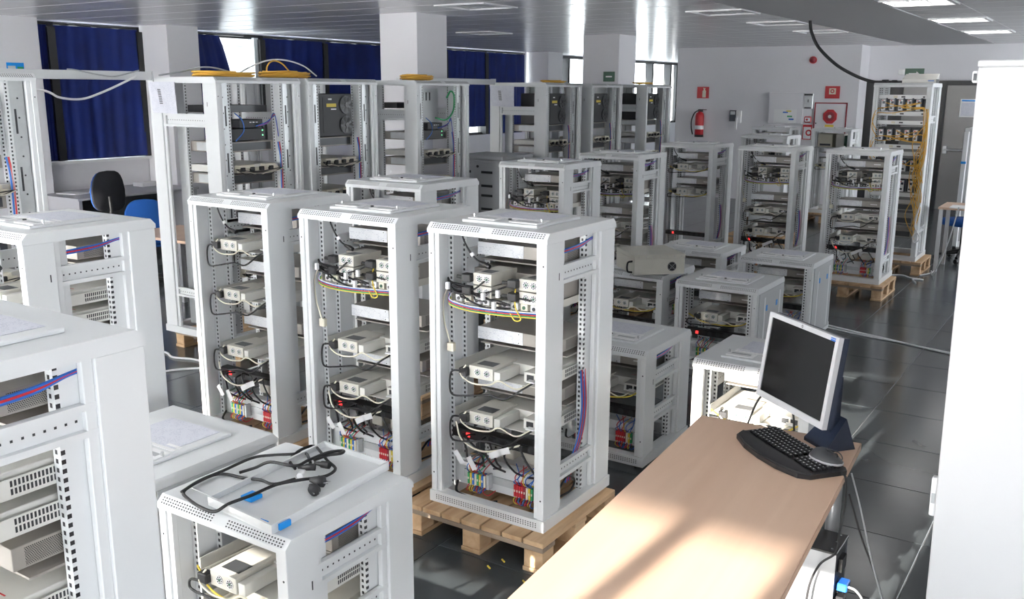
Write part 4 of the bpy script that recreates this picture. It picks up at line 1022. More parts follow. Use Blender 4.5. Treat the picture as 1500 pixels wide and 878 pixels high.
T2 = [(-2.456, 1.798), (-2.482, 1.892), (-2.483, 1.99), (-2.488, 2.123), (-2.452, 2.18), (-2.402, 2.225), (-2.363, 2.262), (-2.286, 2.205), (-2.244, 2.172)]
T3 = [(-2.415, 2.006), (-2.403, 2.064), (-2.359, 2.094), (-2.263, 2.118), (-2.261, 2.18), (-2.255, 2.269), (-2.222, 2.312), (-2.21, 2.289), (-2.237, 2.249), (-2.245, 2.191)]
t = Tpl()
t.add('cord', MB('rubber').tube(spline([cz(p) for p in T1[:12]] + [cz(p) for p in T1[12:]], 6), 0.0055, 8))
t.add('cord', MB('rubber').tube(spline([cz(p, 0.006) for p in T2], 6), 0.0055, 8))
t.add('cord', MB('rubber').tube(spline([cz(p, 0.01) for p in T3], 6), 0.0055, 8))
for (x, y), a in (((-2.117, 2.081), 0.3), ((-2.087, 2.028), -0.5)):
    d = Vector((math.cos(a), math.sin(a), 0)); o_ = Vector((x, y, 0.702))
    pl = t.add('mains_plug', MB('rubber').tube([o_-d*0.03, o_-d*0.012, o_, o_+d*0.02, o_+d*0.022], [0.007, 0.012, 0.019, 0.019, 0.014], 14))
    nn = Vector((-d.y, d.x, 0))
    t.add('pins', MB('chrome').cyl(o_+d*0.02+nn*0.009, o_+d*0.04+nn*0.009, 0.0024, 8).cyl(o_+d*0.02-nn*0.009, o_+d*0.04-nn*0.009, 0.0024, 8), pl)
for (x, y), a in (((-2.224, 2.134), 0.6), ((-2.198, 2.182), 0.2)):
    d = Vector((math.cos(a), math.sin(a), 0)); o_ = Vector((x, y, 0.708))
    t.add('connector', MB('rubber').tube([o_-d*0.03, o_-d*0.005, o_, o_+d*0.03], [0.006, 0.009, 0.013, 0.013], 8))
t.add('tie', MB('white').cyl((-2.2, 2.09, 0.708), (-2.187, 2.065, 0.708), 0.011, 8))
t.spawn('cord_tangle', 'tangle of black power cords with plugs on the loose tray', 'cable', (0, 0, 0))

# ------------------------------------------------------------------ desk with computer
dk = Tpl(); DA = math.radians(4.0)
dt = dk.add('desktop', MB('desk_wood').cbox(0, 0.6, -2.0, 0, 0.705, 0.73, 0.002))
dk.add('edge_band', MB('desk_edge').box(0.6, 0.602, -2.0, 0, 0.705, 0.7295), dt)
dk.add('edge_band', MB('desk_edge').box(0, 0.6, 0, 0.002, 0.705, 0.7295), dt)
for x in (0.06, 0.54):
    for y in (-1.94, -0.1): dk.add('leg', MB('steel').cyl((x, y, 0), (x, y, 0.705), 0.025, 14))
dk.add('rail', MB('steel').box(0.06, 0.54, -0.12, -0.08, 0.66, 0.70)); dk.add('rail', MB('steel').box(0.04, 0.08, -1.94, -0.1, 0.66, 0.70)); dk.add('rail', MB('steel').box(0.52, 0.56, -1.94, -0.1, 0.66, 0.70))
dk.spawn('office_desk', 'light wooden office desk carrying the monitor, bottom right foreground', 'desk', (-1.272, 3.335, 0), DA)
# monitor
TL, TR, BR, BL = Vector((-1.08, 3.448, 1.161)), Vector((-0.756, 3.189, 1.163)), Vector((-0.735, 3.115, 0.839)), Vector((-1.054, 3.379, 0.839))
ux = ((TR-TL)+(BR-BL)).normalized(); uz = ((TL-BL)+(TR-BR)); uz = (uz-ux*uz.dot(ux)).normalized(); un = ux.cross(uz)   # un points back (away from viewer)
if un.y < 0: un = -un
mo = (TL+TR+BR+BL)/4
W2, H2 = 0.2075, 0.164
def mpt(a, b, c): return mo + ux*a + uz*b + un*c
base_xy = mo + Vector((un.x, un.y, 0)).normalized()*0.09
ORG = Vector((base_xy.x, base_xy.y, 0.7305))
def mbx(mb, a0, a1, b0, b1, c0_, c1, m=None):
    P = [mpt(a, b, c)-ORG for c in (c0_, c1) for b in (b0, b1) for a in (a0, a1)]
    return mb.poly(P, [(0,1,3,2), (5,4,6,7), (4,5,1,0), (2,3,7,6), (4,0,2,6), (1,5,7,3)], m)
mt = Tpl()
bz = MB('silver_plastic'); e = 0.018
mbx(bz, -W2, W2, H2-e, H2, 0, 0.02); mbx(bz, -W2, W2, -H2, -H2+e+0.006, 0, 0.02); mbx(bz, -W2, -W2+e, -H2+e+0.006, H2-e, 0, 0.02); mbx(bz, W2-e, W2, -H2+e+0.006, H2-e, 0, 0.02)
bi = mt.add('bezel', bz)
mt.add('screen', mbx(MB('screen'), -W2+e, W2-e, -H2+e+0.006, H2-e, 0.004, 0.02))
lg = MB('dark_metal'); cc = mpt(0.0, H2-e/2, -0.0006)-ORG
for k in range(14):
    a, b = 2*PI*k/14, 2*PI*(k+1)/14
    lg.quad(*[cc + ux*(r*math.cos(q)) + uz*(r*math.sin(q)) for r, q in ((0.004, a), (0.0058, a), (0.0058, b), (0.004, b))])
mbx(lg, -0.001, 0.001, H2-e/2-0.005, H2-e/2+0.005, -0.0007, -0.0005)
mt.add('emblem', lg, bi)
mt.add('sticker', mbx(mbx(MB('blue'), W2-0.042, W2-0.016, H2-e-0.0, H2-e+0.006, -0.0006, 0), W2-0.042, W2-0.016, H2-e+0.008, H2-e+0.012, -0.0006, 0), bi)
mbk = MB('navy_plastic'); mbx(mbk, -W2+0.002, W2-0.002, -H2+0.002, H2-0.002, 0.02, 0.045); mbx(mbk, -W2+0.05, W2-0.05, -H2+0.05, H2-0.05, 0.045, 0.07)
mt.add('back_shell', mbk)
hz = Vector((ux.x, ux.y, 0)).normalized(); hn = Vector((un.x, un.y, 0)).normalized()
def hbx(mb, a0, a1, c0_, c1, z0, z1, tz=0):
    P = [hz*a + hn*c + Vector((0, 0, z)) for z in (z0, z1) for c in (c0_, c1) for a in (a0, a1)]
    return mb.poly(P, [(0,2,3,1), (4,5,7,6), (0,1,5,4), (2,6,7,3), (0,4,6,2), (1,3,7,5)])
mt.add('stand_neck', hbx(MB('navy_plastic'), 0.06, 0.12, -0.01, 0.03, 0.01, 0.26))
sb = MB('navy_plastic'); P = [hz*a + hn*c + Vector((0, 0, z)) for a, c, z in ((0.03, -0.05, 0), (0.165, -0.05, 0), (0.165, 0.07, 0), (0.03, 0.07, 0), (0.03, -0.05, 0.012), (0.165, -0.05, 0.012), (0.145, 0.04, 0.11), (0.05, 0.04, 0.11))]
sb.poly(P, [(3,2,1,0), (4,5,6,7), (0,1,5,4), (1,2,6,5), (2,3,7,6), (3,0,4,7)])
mt.add('stand_base', sb)
mt.spawn('monitor', 'switched-off flat monitor with silver bezel on the desk corner', 'monitor', ORG)
# keyboard
kb = Tpl(); KO = Vector((-0.865, 3.12, 0.7305)); ka = math.atan2(3.0-3.27, -0.70+1.03)
kp = [(-0.215, -0.055), (-0.19, -0.09), (-0.10, -0.115), (0.0, -0.122), (0.10, -0.115), (0.19, -0.09), (0.215, -0.055), (0.215, 0.085), (0.19, 0.098), (0.0, 0.085), (-0.19, 0.098), (-0.215, 0.085)]
kb.add('body', MB('black').prism(kp, 0.0, 0.016, axis='z'))
kb.add('palm_rest', MB('rubber').prism([(x*0.98, y+0.004) for x, y in kp[:7]] + [(0.2, -0.045), (-0.2, -0.045)], 0.016, 0.021, axis='z'))
ks = MB('black')
for r in range(6):
    for k in range(21):
        if k in (15, 18-1+0) and False: continue
        x = -0.196+0.0187*k; y = -0.032+0.0185*r
        if k in (14,): continue
        ks.cbox(x, x+0.0158, y, y+0.0150, 0.016, 0.024+0.001*r, 0.0018)
kb.add('keys', ks, kind='stuff')
lm = MB('white')
for r in range(6):
    for k in range(21):
        if k == 14: continue
        x = -0.196+0.0187*k; y = -0.032+0.0185*r
        lm.box(x+0.004, x+0.0075, y+0.007, y+0.0112, 0.0238+0.001*r, 0.02415+0.001*r)
kb.add('key_legends', lm, kind='stuff')
kb.add('media_buttons', MB('silver_plastic').cbox(-0.04, -0.01, 0.086, 0.092, 0.014, 0.02, 0.001).cbox(0.01, 0.04, 0.086, 0.092, 0.014, 0.02, 0.001))
kb.spawn('keyboard', 'black curved keyboard lying in front of the monitor', 'keyboard', KO, ka)
# mouse on the keyboard's right end
ms = Tpl(); P = []; F = []; nu, nv = 14, 8
for i in range(nv+1):
    ph = (PI/2)*i/nv
    for j in range(nu):
        th = 2*PI*j/nu; x = 0.062*math.cos(th)*math.cos(ph)*(1.0); y = 0.036*math.sin(th)*math.cos(ph)*(1+0.12*math.cos(th)); z = 0.038*math.sin(ph)*(1-0.18*math.cos(th))
        P.append((x, y, z))
for i in range(nv):
    for j in range(nu): F.append((i*nu+j, i*nu+(j+1) % nu, (i+1)*nu+(j+1) % nu, (i+1)*nu+j))
ms.add('shell', MB('dark').poly(P, F, smooth=True)); ms.add('sole', MB('silver_plastic').poly([(p[0]*1.03, p[1]*1.03, p[2]) for p in P[:nu]] + [(p[0]*1.03, p[1]*1.03, p[2]+0.008) for p in P[:nu]], [tuple(range(nu))[::-1]] + [(j, (j+1) % nu, nu+(j+1) % nu, nu+j) for j in range(nu)], smooth=True))
ms.add('wheel', MB('rubber').cyl((0.035, -0.004, 0.027), (0.035, 0.004, 0.027), 0.009, 12))
ms.spawn('computer_mouse', 'dark grey mouse resting on the keyboard right end', 'mouse', (-0.722, 3.075, 0.757), math.radians(-20))
cable('mouse_cable', [(-0.67, 3.06, 0.768), (-0.672, 3.09, 0.772), (-0.695, 3.14, 0.768), (-0.725, 3.17, 0.76), (-0.75, 3.19, 0.757)], 0.002, 'dark_metal', 'thin grey mouse cable beside the monitor')
cable('keyboard_cable', [(-0.655, 3.02, 0.745), (-0.638, 3.01, 0.735), (-0.632, 3.01, 0.66), (-0.638, 2.99, 0.55), (-0.65, 3.02, 0.46), (-0.70, 3.02, 0.40), (-0.73, 3.02, 0.30), (-0.735, 3.03, 0.15), (-0.72, 3.04, 0.02)], 0.004, 'rubber', 'black cable hanging off the desk edge beside the computer tower')
cable('black_cable', [(-0.655, 3.16, 0.62), (-0.60, 3.15, 0.48), (-0.53, 3.14, 0.33), (-0.50, 3.14, 0.21), (-0.55, 3.14, 0.16), (-0.64, 3.15, 0.17)], 0.0035, 'rubber', 'black cable bowing out behind the computer tower')
cable('grey_cable', [(-0.64, 3.1, 0.72), (-0.60, 3.1, 0.6), (-0.555, 3.12, 0.42), (-0.50, 3.12, 0.25), (-0.50, 3.12, 0.12), (-0.46, 3.1, 0.01)], 0.0028, 'paint_grey', 'thin pale cable dropping from the desk to the floor')
cable('monitor_cable', [(-1.10, 3.36, 0.70), (-1.06, 3.40, 0.83), (-0.98, 3.42, 0.86), (-0.93, 3.38, 0.80), (-0.91, 3.35, 0.735)], 0.0042, 'rubber', 'black monitor cable looping behind the keyboard')
# computer tower
pc = Tpl()
b0 = pc.add('case', MB('steel').box(-0.21, 0.21, -0.08, -0.078, 0.01, 0.415).box(-0.21, 0.21, 0.078, 0.08, 0.01, 0.415))
pc.add('top_panel', MB('black').cbox(-0.215, 0.213, -0.082, 0.082, 0.415, 0.425, 0.002))
pc.add('front', MB('black').cbox(-0.24, -0.21, -0.082, 0.082, 0.0, 0.42, 0.006)); pc.add('bottom', MB('black').box(-0.21, 0.21, -0.08, 0.08, 0.0, 0.012))
rp = pc.add('rear_panel', MB('dark_metal').box(0.2, 0.206, -0.078, 0.078, 0.012, 0.415))
pc.add('port_plate', MB('chrome').box(0.206, 0.208, -0.02, 0.0, 0.06, 0.30), rp); pc.add('socket', MB('black').box(0.206, 0.222, -0.03, 0.03, 0.33, 0.38), rp)
pc.add('video_plug', MB('blue').cbox(0.206, 0.245, -0.035, 0.02, 0.26, 0.29, 0.004), rp); pc.add('plug', MB('rubber').cbox(0.206, 0.24, -0.04, 0.0, 0.20, 0.24, 0.005), rp); pc.add('plug', MB('rubber').cbox(0.206, 0.24, -0.03, 0.02, 0.14, 0.18, 0.005), rp); pc.add('plug', MB('red').cbox(0.206, 0.235, -0.05, -0.02, 0.075, 0.09, 0.003), rp)
for k, z in enumerate((0.275, 0.22, 0.16, 0.1)):
    pc.add('lead', MB(('paint_grey', 'rubber', 'rubber', 'navy_plastic')[k]).tube(spline([(0.235, -0.01, z), (0.275, -0.01, z-0.01), (0.30, 0.0, z-0.07), (0.30+0.02*k, 0.01, 0.03)], 6), 0.0045, 6), rp)
sc = MB('chrome')
for y in (-0.06, 0.0, 0.06): sc.cyl((0.19, y, 0.425), (0.19, y, 0.4275), 0.004, 8)
pc.add('screws', sc, kind='stuff')
pc.spawn('computer_tower', 'silver and black computer tower on the floor under the desk', 'computer', (-0.872, 3.165, 0.0))

# ------------------------------------------------------------------ tall white cabinet at the right edge
t = Tpl()
b0 = t.add('body', MB('cabinet_paint').cbox(0.0, 0.8, 0.0, 0.8, 0.0, 2.04, 0.003)); t.add('top_cap', MB('cabinet_paint').cbox(-0.002, 0.802, -0.004, 0.804, 2.04, 2.056, 0.003))
t.add('latch', MB('white').cbox(-0.016, 0.0, 0.01, 0.04, 0.79, 0.905, 0.003).box(-0.013, -0.003, 0.008, 0.01, 0.83, 0.86, 'paint_grey'), b0)
t.add('latch', MB('white').cbox(-0.014, 0.0, 0.01, 0.03, 2.0, 2.03, 0.003).box(-0.011, -0.003, 0.0088, 0.01, 2.006, 2.024, 'dark_metal'), b0)
r = t.spawn('tall_cabinet', 'tall closed white cabinet cut off by the right picture edge', 'cabinet', (-0.318, 2.72, 0.004))
r.rotation_euler = (0, math.radians(-0.7), 0)

# ------------------------------------------------------------------ back wall fittings
def sign_plate(name, x0, x1, z0, z1, m, label, pic):
    t = Tpl(); cx, cz_ = (x0+x1)/2, (z0+z1)/2
    b = t.add('plate', MB(m).box(x0-cx, x1-cx, -0.012, 0, z0-cz_, z1-cz_)); pic(t, b)
    t.spawn(name, label, 'sign', (cx, 16.999, cz_)); return t
def pic_ext(t, b): t.add('pictogram', MB('cream').poly([(-0.01, -0.013, -0.09), (0.06, -0.013, -0.09), (0.06, -0.013, 0.03), (0.04, -0.013, 0.05), (0.05, -0.013, 0.08), (0.0, -0.013, 0.085), (0.015, -0.013, 0.05), (-0.01, -0.013, 0.03)], [tuple(range(8))]), b)
sign_plate('extinguisher_sign', -6.9, -6.67, 1.84, 2.05, 'red', 'red square sign above the fire extinguisher', pic_ext)
def pic_hose(t, b): t.add('pictogram', MB('cream').box(-0.055, 0.06, -0.0135, -0.012, -0.035, 0.07).cyl((0.0, -0.0135, 0.02), (0.0, -0.0145, 0.02), 0.035, 16, 'red').cyl((0.0, -0.0145, 0.02), (0.0, -0.0155, 0.02), 0.018, 16), b)
sign_plate('hose_sign', -4.53, -4.28, 1.86, 2.07, 'red', 'red square sign above the fire hose cabinet', pic_hose)
t = Tpl()
b0 = t.add('cylinder', MB('red').lathe([(0.0, -0.25), (0.075, -0.25), (0.08, -0.24), (0.08, 0.12), (0.07, 0.17), (0.03, 0.2), (0.025, 0.23), (0, 0.23)], 16))
t.add('band', MB('white').lathe([(0.081, -0.12), (0.081, -0.05)], 16), b0); t.add('foot_ring', MB('black').lathe([(0.0, -0.262), (0.082, -0.262), (0.083, -0.22), (0.08, -0.22)], 16), b0)
t.add('valve', MB('dark').cbox(-0.03, 0.05, -0.025, 0.025, 0.2, 0.25, 0.004).cbox(0.0, 0.13, -0.012, 0.012, 0.235, 0.25, 0.003)); t.add('hose', MB('rubber').tube(spline([(-0.02, 0, 0.23), (-0.1, -0.01, 0.18), (-0.15, -0.02, 0.05), (-0.15, -0.02, -0.1), (-0.12, -0.02, -0.22)], 6), 0.012, 8))
t.add('bracket', MB('steel').box(-0.02, 0.02, 0.07, 0.1, 0.0, 0.1))
t.spawn('fire_extinguisher', 'red fire extinguisher with black hose on the back wall', 'fire extinguisher', (-6.79, 16.9, 1.39))
t = Tpl(); b0 = t.add('body', MB('navy_plastic').cbox(-0.065, 0.065, -0.03, 0, -0.1, 0.1, 0.004)); t.add('screen', MB('frame_light').box(-0.045, 0.045, -0.032, -0.03, 0.02, 0.08), b0)
t.spawn('access_panel', 'dark blue keypad panel beside the fire extinguisher', 'panel', (-6.175, 16.999, 1.53))
t = Tpl(); b0 = t.add('body', MB('white').cbox(-0.05, 0.05, -0.04, 0, -0.1, 0.12, 0.006)); t.add('handset', MB('white').cbox(-0.05, -0.015, -0.07, -0.04, -0.22, 0.0, 0.008), b0)
t.spawn('wall_phone', 'white wall intercom handset beside the blue keypad', 'phone', (-6.06, 16.999, 1.5))
t = Tpl(); b0 = t.add('body', MB('wall').cbox(-0.305, 0.305, -0.05, 0, -0.27, 0.28, 0.004)); n0 = t.add('notice', MB('white').box(-0.2, 0.2, -0.053, -0.05, -0.26, -0.02), b0)
for k, (c, x, z) in enumerate((('blue', 0.0, -0.07), ('yellow', 0.06, -0.05), ('green', 0.08, -0.14), ('blue', 0.11, -0.19))): t.add('mark', MB(c).box(x-0.04, x+0.05, -0.0545, -0.053, z-0.012, z+0.012), n0)
t.spawn('electrical_panel', 'white flush wall panel with a printed notice', 'panel', (-5.195, 16.999, 1.68))
t = Tpl(); b0 = t.add('frame', MB('steel').cbox(-0.08, 0.08, -0.05, 0, -0.13, 0.13, 0.004)); t.add('window', MB('galv').box(-0.06, 0.06, -0.053, -0.05, -0.09, 0.07), b0); t.add('band', MB('dark').box(-0.075, 0.075, -0.054, -0.05, 0.095, 0.125).box(-0.06, 0.06, -0.054, -0.05, -0.125, -0.105).box(-0.008, 0.008, -0.055, -0.053, -0.02, 0.03), b0)
t.spawn('meter_box', 'small steel box beside the white wall panel', 'panel', (-4.8, 16.999, 1.81))
t = Tpl(); b0 = t.add('plate', MB('red').cbox(-0.065, 0.065, -0.03, 0, -0.055, 0.055, 0.015)); t.add('button', MB('white').box(-0.045, 0.045, -0.033, -0.03, -0.035, 0.035), b0); t.add('dot', MB('red').cyl((-0.01, -0.033, 0), (-0.01, -0.036, 0), 0.02, 12), b0)
t.spawn('alarm_button', 'red and white alarm button below the steel box', 'alarm button', (-4.795, 16.999, 1.49))
t = Tpl(); b0 = t.add('plate', MB('red').box(-0.08, 0.08, -0.02, 0, -0.13, 0.13)); t.add('face', MB('white').box(-0.065, 0.065, -0.022, -0.02, -0.115, 0.09), b0); t.add('ring', MB('red').cyl((0.03, -0.022, -0.01), (0.03, -0.025, -0.01), 0.055, 16).cyl((0.03, -0.025, -0.01), (0.03, -0.027, -0.01), 0.03, 16, 'white'), b0)
t.spawn('fire_notice', 'red framed notice left of the fire hose cabinet', 'sign', (-4.79, 16.999, 1.27))
t = Tpl(); W, Hh = 0.28, 0.36
b0 = t.add('door', MB('wall').box(-W, W, -0.01, 0, -Hh, Hh)); fr = MB('wine')
for a in ((-W, W, Hh-0.02, Hh), (-W, W, -Hh, -Hh+0.02), (-W, -W+0.02, -Hh, Hh), (W-0.02, W, -Hh, Hh)): fr.box(a[0], a[1], -0.02, 0, a[2], a[3])
t.add('frame', fr)
oc = [(0.0+0.125*math.cos(PI/8+PI/4*k), 0.12+0.13*math.sin(PI/8+PI/4*k)) for k in range(8)]
rl = t.add('hose_reel', MB('red').prism(oc, -0.035, -0.01, axis='y'), b0); t.add('ring', MB('wine').cyl((0, -0.035, 0.12), (0, -0.038, 0.12), 0.08, 18), rl); t.add('hub', MB('galv').cyl((0, -0.038, 0.12), (0, -0.045, 0.12), 0.03, 12), rl)
t.add('label', MB('yellow').box(-0.08, 0.07, -0.013, -0.01, -0.06, -0.02), b0); t.add('lock', MB('dark').cyl((-0.24, -0.01, 0.0), (-0.24, -0.02, 0.0), 0.012, 10), b0)
t.spawn('hose_cabinet', 'red framed fire hose cabinet with octagonal reel', 'fire hose', (-4.41, 16.999, 1.43))
t = Tpl(); b0 = t.add('base', MB('red').cyl((0, 0, 0), (0, -0.04, 0), 0.062, 18)); t.add('lens', MB('wine').tube([(0, -0.04, 0), (0, -0.07, 0), (0, -0.085, 0)], [0.05, 0.045, 0.02], 16), b0)
t.spawn('alarm_sounder', 'round red alarm sounder high on the back wall', 'alarm', (-4.775, 16.999, 2.515))
t = Tpl(); b0 = t.add('sheet', MB('white').box(-0.14, 0.14, -0.004, 0, -0.15, 0.15)); t.add('header', MB('blue_tape').box(-0.12, 0.12, -0.005, -0.004, 0.11, 0.135), b0); t.add('print', MB('paper').box(-0.12, 0.12, -0.005, -0.004, -0.13, 0.09), b0)
t.spawn('door_notice', 'notice sheet with blue header on the metal door', 'sign', (-2.29, 17.575, 1.72))
t = Tpl(); b0 = t.add('plate', MB('blue_tape').box(0, 0.008, -0.1, 0.1, -0.045, 0.045)); t.add('patch', MB('green').box(0.008, 0.01, 0.02, 0.09, -0.04, 0.0), b0)
t.add('pale_patch', MB('frame_light').box(0.008, 0.01, -0.09, 0.0, -0.04, 0.01), b0)
t.spawn('wall_sign', 'small blue picture sign at the upper left edge', 'sign', (-10.749, 6.10, 2.2))
t = Tpl(); b0 = t.add('plate', MB('green_dark').box(-0.09, 0.09, -0.008, 0, -0.07, 0.07)); t.add('arrow', MB('white').box(-0.05, 0.05, -0.0095, -0.008, -0.01, 0.01), b0)
t.spawn('exit_sign', 'dark green emergency sign on the distant square column', 'sign', (-6.4, 12.4, 2.17))

# ------------------------------------------------------------------ furniture by the window and by the door
t = Tpl(); b0 = t.add('top', MB('desk_grey').cbox(-10.9, -9.93, 6.2, 7.88, 0.705, 0.73, 0.002)); t.add('side_panel', MB('desk_grey').box(-10.85, -9.95, 6.22, 6.26, 0, 0.705)); t.add('side_panel', MB('desk_grey').box(-10.85, -9.95, 7.82, 7.86, 0, 0.705)); t.add('modesty_panel', MB('dark_metal').box(-10.6, -10.57, 6.26, 7.82, 0.1, 0.705))
t.spawn('window_desk', 'long grey desk below the leftmost blue curtain', 'desk', (0, 0, 0))
for k, (x, y, a) in enumerate(((-10.5, 6.5, 0.2), (-10.3, 6.75, -0.3), (-10.55, 7.0, 0.5))):
    o = obj('paper_pile', MB('white').cbox(-0.15, 0.15, -0.11, 0.11, 0, 0.012, 0.001), loc=(x, y, 0.7305), rz=a)
    tag(o, ('leftmost', 'middle', 'rightmost')[k]+' white paper pile on the grey window desk', 'paper')
tag(obj('white_box', MB('white').cbox(-0.1, 0.1, -0.14, 0.14, 0, 0.05, 0.004), loc=(-10.6, 7.6, 0.7305)), 'flat white box at the right end of the window desk', 'box')
def office_chair(back, seatm, backm, bz=0.86):
    t = Tpl()
    def pad(cx, cy, cz_, sx, sy, sz, axis, m, bend=0.0):
        b = MB(m); N = 20; P = []; rings = [(0.0, -1), (0.93, -1), (1.0, -0.5), (1.0, 0.5), (0.93, 1), (0.0, 1)]
        for rr, h in rings:
            for j in range(N):
                a = 2*PI*j/N; ca, sa = math.cos(a), math.sin(a); e = 0.6
                u = rr*sx*(abs(ca)**e)*(1 if ca > 0 else -1); v = rr*sy*(abs(sa)**e)*(1 if sa > 0 else -1)
                if axis == 'z': P.append((cx+u, cy+v, cz_+h*sz))
                else: P.append((cx+h*sz+bend*(v/sy)**2, cy+u*(1-0.18*max(0, v/sy)), cz_+v))
        F = [(i*N+j, i*N+(j+1) % N, (i+1)*N+(j+1) % N, (i+1)*N+j) for i in range(len(rings)-1) for j in range(N)]
        return b.poly(P, F, smooth=True)
    t.add('seat', pad(0, 0, 0.47, 0.24, 0.24, 0.035, 'z', seatm))
    bk = t.add('backrest', pad(0.25, 0, bz, 0.2, 0.22, 0.02, 'x', seatm, 0.02)); t.add('back_shell', pad(0.275, 0, bz, 0.205, 0.225, 0.016, 'x', backm, 0.02), bk)
    t.add('back_bar', MB('black').tube(spline([(0.1, 0, 0.43), (0.26, 0, 0.45), (0.30, 0, 0.6), (0.29, 0, bz-0.06)], 5), 0.022, 8)); t.add('column', MB('black').cyl((0, 0, 0.1), (0, 0, 0.44), 0.028, 10))
    for k in range(5):
        a = 2*PI*k/5; l = t.add('base_leg', MB('black').tube([(0, 0, 0.12), (0.28*math.cos(a), 0.28*math.sin(a), 0.07)], [0.03, 0.018], 8)); t.add('castor', MB('black').cyl((0.28*math.cos(a)-0.012, 0.28*math.sin(a), 0.03), (0.28*math.cos(a)+0.012, 0.28*math.sin(a), 0.03), 0.03, 10), l)
    return t
OC1 = office_chair(0, 'blue_fabric', 'black_fabric'); OC2 = office_chair(0, 'blue_fabric', 'blue_fabric', 0.70)
OC1.spawn('office_chair', 'office chair with black shell at the grey window desk', 'chair', (-9.62, 6.2, 0), 0.0, 'office chairs')
OC2.spawn('office_chair', 'blue office chair behind the cut-off and switch racks', 'chair', (-8.15, 5.75, 0), -0.5, 'office chairs')
OC2.spawn('office_chair', 'blue office chair beside the door, right of the yellow-fibre rack', 'chair', (-1.50, 12.2, 0), 0.9, 'office chairs')
OC2.spawn('office_chair', 'blue office chair glimpsed through the gap before the column', 'chair', (-8.6, 10.1, 0), 0.9, 'office chairs')
t = Tpl(); t.add('top', MB('desk_wood').cbox(-0.45, 0.45, -0.3, 0.3, 0.705, 0.73, 0.002))
for sx in (-1, 1):
    for sy in (-1, 1): t.add('leg', MB('steel').box(sx*0.42-0.02, sx*0.42+0.02, sy*0.27-0.02, sy*0.27+0.02, 0, 0.705))
t.spawn('wooden_table', 'wooden table behind the tall switch rack', 'table', (-6.85, 5.25, 0), 0.0)
t.spawn('wooden_table', 'small wooden table right of the yellow-fibre rack', 'table', (-1.22, 11.58, 0), 0.0)
tag(obj('paper_pile', MB('white').cbox(-0.2, 0.2, -0.12, 0.12, 0, 0.015, 0.002), loc=(-1.35, 11.35, 0.7305)), 'white papers on the small table beside the door', 'paper')
T_PALLET.spawn('wooden_pallet', 'wooden pallet on the floor beside the blue chair at right', 'pallet', (-1.45, 14.6, 0))
t = Tpl()
for sx in (-1, 1): t.add('post', MB('paint').cbox(sx*0.28-0.025, sx*0.28+0.025, -0.3, -0.2, 0, 1.5, 0.003))
t.add('top_cap', MB('paint').cbox(-0.3, 0.3, -0.3, 0.3, 1.5, 1.54, 0.006)); t.add('base_frame', MB('paint').box(-0.3, 0.3, -0.3, 0.3, 0, 0.05)); t.add('blue_strap', MB('blue_tape').box(-0.31, -0.25, -0.305, -0.3, 1.1, 1.13))
for sx in (-1, 1): t.add('post', MB('paint').cbox(sx*0.28-0.025, sx*0.28+0.025, 0.2, 0.3, 0, 1.5, 0.003))
t.spawn('empty_rack', 'bare rack frame with blue strap, partly behind the white cabinet', 'server rack', (-1.41, 13.3, 0))

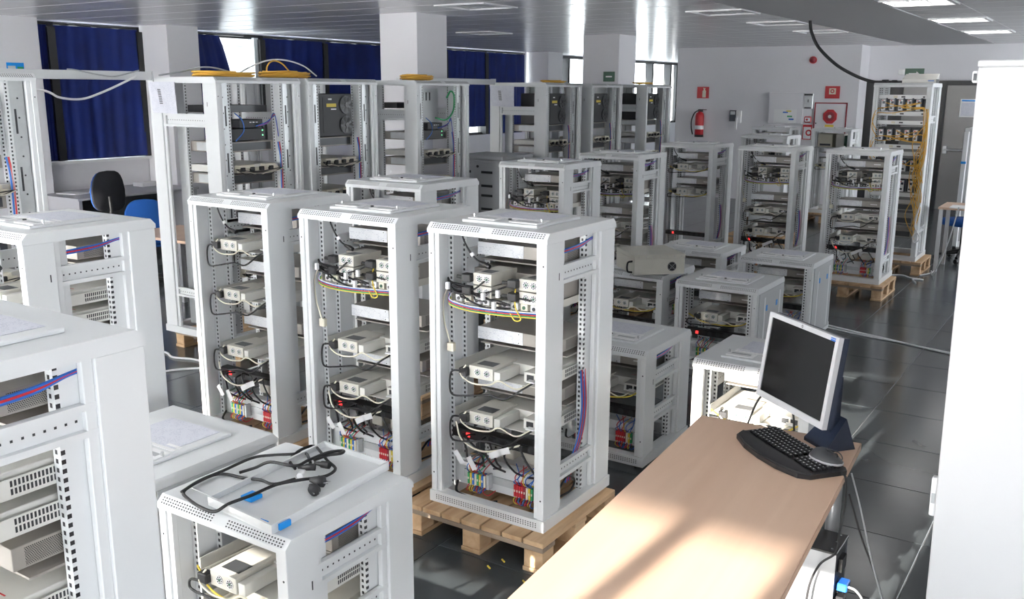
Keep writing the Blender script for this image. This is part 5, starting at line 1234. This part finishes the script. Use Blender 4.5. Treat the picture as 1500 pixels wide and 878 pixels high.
# devices standing in the rack in front of the hose cabinet
t = Tpl(); b0 = t.add('case', MB('cream').cbox(-0.11, 0.11, -0.12, 0.2, 0, 0.2, 0.004)); t.add('grille', MB('dark_metal').box(-0.08, 0.08, -0.122, -0.12, 0.02, 0.05), b0)
t.spawn('device_case', 'cream device case on the shelf before the hose cabinet', 'device', (-3.89, 14.933, 0.144+1.0))
t = Tpl(); b0 = t.add('case', MB('beige_light').cbox(-0.06, 0.06, -0.12, 0.2, 0, 0.2, 0.004)); t.add('board', MB('green_dark').box(0.06, 0.13, -0.1, 0.15, 0.0, 0.18), b0)
t.spawn('open_computer', 'open pale computer case beside the cream device case', 'computer', (-3.67, 14.933, 0.144+1.0))
tag(obj('rack_shelf', MB('paint_grey').cbox(-4.03, -3.51, 14.7, 15.2, 1.128, 1.143, 0.002)), 'grey shelf holding two device cases before the hose cabinet', 'shelf')

# ------------------------------------------------------------------ floor cables
cable('white_cable', [(-2.0, 8.06, 0.008), (-1.73, 7.95, 0.008), (-1.494, 7.871, 0.008), (-1.212, 7.761, 0.008), (-0.94, 7.684, 0.008), (-0.4, 7.5, 0.008)], 0.007, 'white', 'upper white cable running across the dark floor to the right')
cable('white_cable', [(-2.0, 7.98, 0.008), (-1.656, 7.866, 0.008), (-1.328, 7.80, 0.008), (-0.94, 7.66, 0.008), (-0.4, 7.46, 0.008)], 0.007, 'white', 'lower white cable running across the dark floor to the right')
cable('grey_cable', [(-2.3, 11.3-0.9, 0.008), (-1.936, 10.79, 0.008), (-1.781, 10.691, 0.008), (-1.653, 10.66, 0.008), (-1.747, 10.615, 0.012), (-1.683, 10.431, 0.008)], 0.008, 'paint', 'loose grey cable loop on the floor before the right pallet')
cable('grey_cable', [(-1.727, 10.9, 0.008), (-1.65, 11.129, 0.008), (-1.656, 11.492, 0.008), (-1.70, 11.9, 0.008), (-1.70, 12.2, 0.05)], 0.008, 'paint_grey', 'grey cable winding over the floor beside the right pallet')
cable('white_cable', [(-6.05, 4.3, 0.008), (-5.921, 4.3, 0.008), (-5.779, 4.25, 0.008), (-5.55, 4.3, 0.008), (-5.2, 4.2, 0.008)], 0.008, 'white', 'white cable on the floor before the nearest tall rack pallet')
cable('white_cable', [(-5.546, 3.9, 0.008), (-5.5, 4.05, 0.008), (-5.35, 4.2, 0.008), (-5.0, 4.35, 0.008)], 0.008, 'white', 'second white floor cable near the nearest tall rack')
for k, (x, y) in enumerate(((-2.05, 2.98), (-2.03, 3.06), (-1.86, 2.96))):
    tag(obj('wire_offcut', MB('yellow').cyl((x, y, 0.004), (x+0.02, y-0.012, 0.004), 0.004, 6)), ('leftmost', 'middle', 'rightmost')[k]+' yellow wire offcut on the floor before the front pallet', 'wire')
